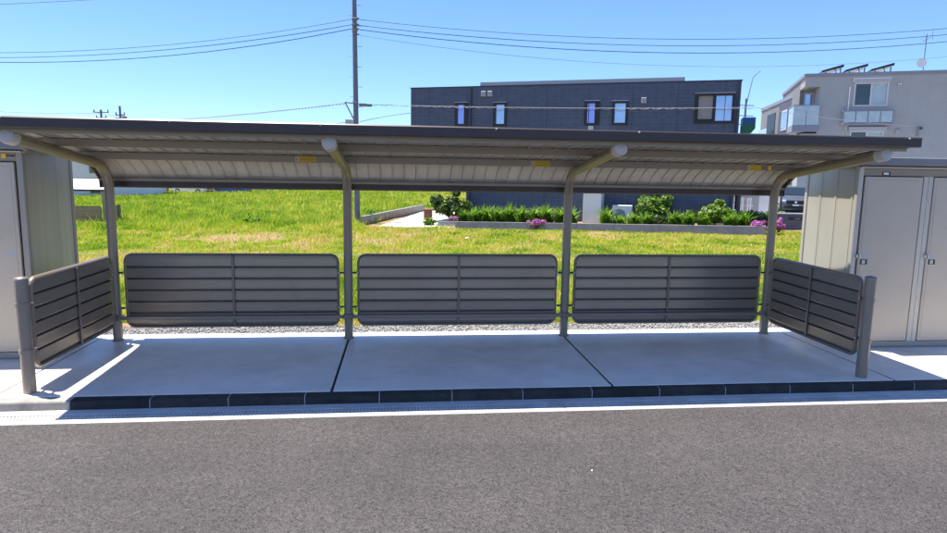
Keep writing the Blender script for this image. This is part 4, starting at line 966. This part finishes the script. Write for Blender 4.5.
def far_pole(x_, y_, h_, label, arms):
    o = empty('utility_pole', (x_, y_, -1.2)); MB().tube([(0, 0, 0), (0, 0, h_+1.2)], [0.17, 0.12], 10).build('shaft', 'pole_grey', o, 0.8)
    for z_, l in arms:
        cr = MB().tube([(-l, 0, z_+1.2), (l, 0, z_+1.2)], 0.07, 6).build('crossarm', 'pole_grey', o)
        for s in (-1, 0, 1): MB().tube([(s*l*0.9, 0, z_+1.25), (s*l*0.9, 0, z_+1.5)], 0.07, 6).build('insulator', 'pole_grey', cr)
    tag(o, label, 'utility pole', 'utility poles'); return o
far_pole(-37.45, 79.2, 8.9, 'far utility pole with wide crossarms, left of the two above the roof', ((8.6, 0.9), (7.9, 0.6)))
o = far_pole(-32.98, 73.6, 8.9, 'far utility pole with transformer, right of the two above the roof', ((7.9, 0.5),))
MB().tube([(0.45, 0, 8.0), (0.45, 0, 8.95)], 0.28, 10).build('transformer', 'apartment_trim', o, 0.8); MB().tube([(-0.35, 0, 8.1), (-0.35, 0, 8.8)], 0.22, 10).build('transformer', 'apartment_trim', o, 0.8)

def cable(P0_, Pm, P1_, r_, label, m='cable_black', wav=0.0, n_=28, t0=0.0, t1=1.0):
    P0_, Pm, P1_ = Vector(P0_), Vector(Pm), Vector(P1_)
    pts = []
    for i in range(n_+1):
        t = t0+(t1-t0)*i/n_; q = P0_*(2*(t-0.5)*(t-1))+Pm*(4*t*(1-t))+P1_*(2*t*(t-0.5)); pts.append(q)
    b = MB().tube(pts, r_*0.8, 5)
    o = b.build('power_cable', m, None, 0.9)
    if wav:
        hb = MB(); nn = int((P1_-P0_).length/wav)
        for i in range(nn*6+1):
            t = i/(nn*6); q = P0_*(2*(t-0.5)*(t-1))+Pm*(4*t*(1-t))+P1_*(2*t*(t-0.5)); pts.append(q)
        hp = [P0_*(2*(t-0.5)*(t-1))+Pm*(4*t*(1-t))+P1_*(2*t*(t-0.5))+Vector((0.02*math.cos(i), 0.02*math.sin(i*PI/3), -0.026+0.026*math.cos(i*PI/3))) for i, t in ((i, i/(nn*6)) for i in range(nn*6+1))]
        MB().tube(hp, r_*0.6, 4).build('spiral_hanger', m, o)
    tag(o, label, 'cable', 'overhead cables'); return o
cable((-2.67, 24.15, 8.66), (13.84, 22.73, 8.12), (30.36, 21.12, 9.53), 0.016, 'uppermost overhead cable running right from the utility pole', t1=1.7, n_=44)
cable((-2.67, 24.15, 8.40), (13.84, 22.68, 7.82), (30.36, 21.08, 9.27), 0.018, 'second overhead cable from the top, right of the utility pole', t1=1.7, n_=44)
cable((-2.67, 24.15, 8.22), (13.84, 22.64, 7.49), (30.36, 21.04, 9.0), 0.020, 'third overhead cable from the top, right of the utility pole', t1=1.7, n_=44)
cable((-2.67, 24.15, 7.98), (13.84, 22.55, 6.87), (30.36, 20.95, 8.33), 0.010, 'thin lowest of the four cables right of the utility pole', 'pole_grey', t1=1.7, n_=44)
cable((-2.90, 24.15, 8.66), (-14.18, 25.66, 7.21), (-25.46, 26.88, 7.09), 0.016, 'uppermost of three cables running left from the utility pole', t1=1.7, n_=44)
cable((-2.90, 24.15, 8.42), (-14.18, 25.63, 6.99), (-25.46, 26.84, 6.83), 0.018, 'middle of three cables running left from the utility pole', t1=1.7, n_=44)
cable((-2.90, 24.15, 8.24), (-14.18, 25.60, 6.72), (-25.45, 26.84, 6.78), 0.020, 'lowest of three cables running left from the utility pole', t1=1.7, n_=44)
cable((-23.63, 26.95, 8.95), (-14.9, 26.04, 9.45), (-7.61, 25.36, 10.12), 0.014, 'short cable crossing the upper left corner of the sky', t0=-1.0, t1=2.2, n_=44)
cable((-3.27, 24.25, 4.95), (-16.0, 47.0, 5.85), (-32.7, 73.3, 7.0), 0.022, 'wavy cable from the utility pole down to the far left poles', 'cable_grey', 0.55, 40)
cable((-2.62, 24.1, 4.90), (5.3, 21.1, 4.66), (13.25, 18.0, 4.58), 0.013, 'wavy pale cable passing in front of the navy house wall', 'cable_grey', 0.5)
cable((13.25, 18.0, 4.58), (22.0, 25.0, 4.85), (31.4, 31.6, 5.2), 0.012, 'thin cable from the navy house to the apartment block', 'cable_grey')
cable((-2.62, 24.1, 4.10), (-1.3, 23.9, 4.38), (0.1, 24.0, 4.60), 0.015, 'short cable from the utility pole to the left corner of the navy house')
cable((-2.9, 24.3, 4.12), (-12.0, 42.0, 4.6), (-24.0, 66.0, 5.6), 0.02, 'faint cable just above the shelter roof left of the utility pole', 'pole_grey')
cable((-37.4, 79.2, 8.5), (-43.5, 79.9, 8.35), (-50.5, 80.6, 8.5), 0.03, 'far cable leaving the leftmost distant pole', 'pole_grey')
cable((-37.4, 79.2, 8.4), (-35.2, 76.4, 8.0), (-33.0, 73.6, 7.9), 0.03, 'far cable joining the two distant poles', 'pole_grey')

# a few pale specks of litter on the asphalt
for i, (x_, y_) in enumerate(((-2.6, -3.9), (0.6, -3.2))):
    rr = 0.006; b = MB(); b.tube([(0, 0, 0), (0, 0, rr*0.5), (0, 0, rr*0.8)], [rr, rr*0.85, rr*0.3], 7)
    o = b.build('pebble', 'paper_white', None, 0.9, (x_, y_, -0.0815)); o.scale = (1.6, 0.8, 1); o.rotation_euler.z = i*1.1
    tag(o, ['tiny pale pebble on the asphalt in the left foreground', 'tiny pale pebble on the asphalt right of the middle'][i], 'pebble', 'pale specks on the road')
S.render.resolution_x = 1024; S.render.resolution_y = 576
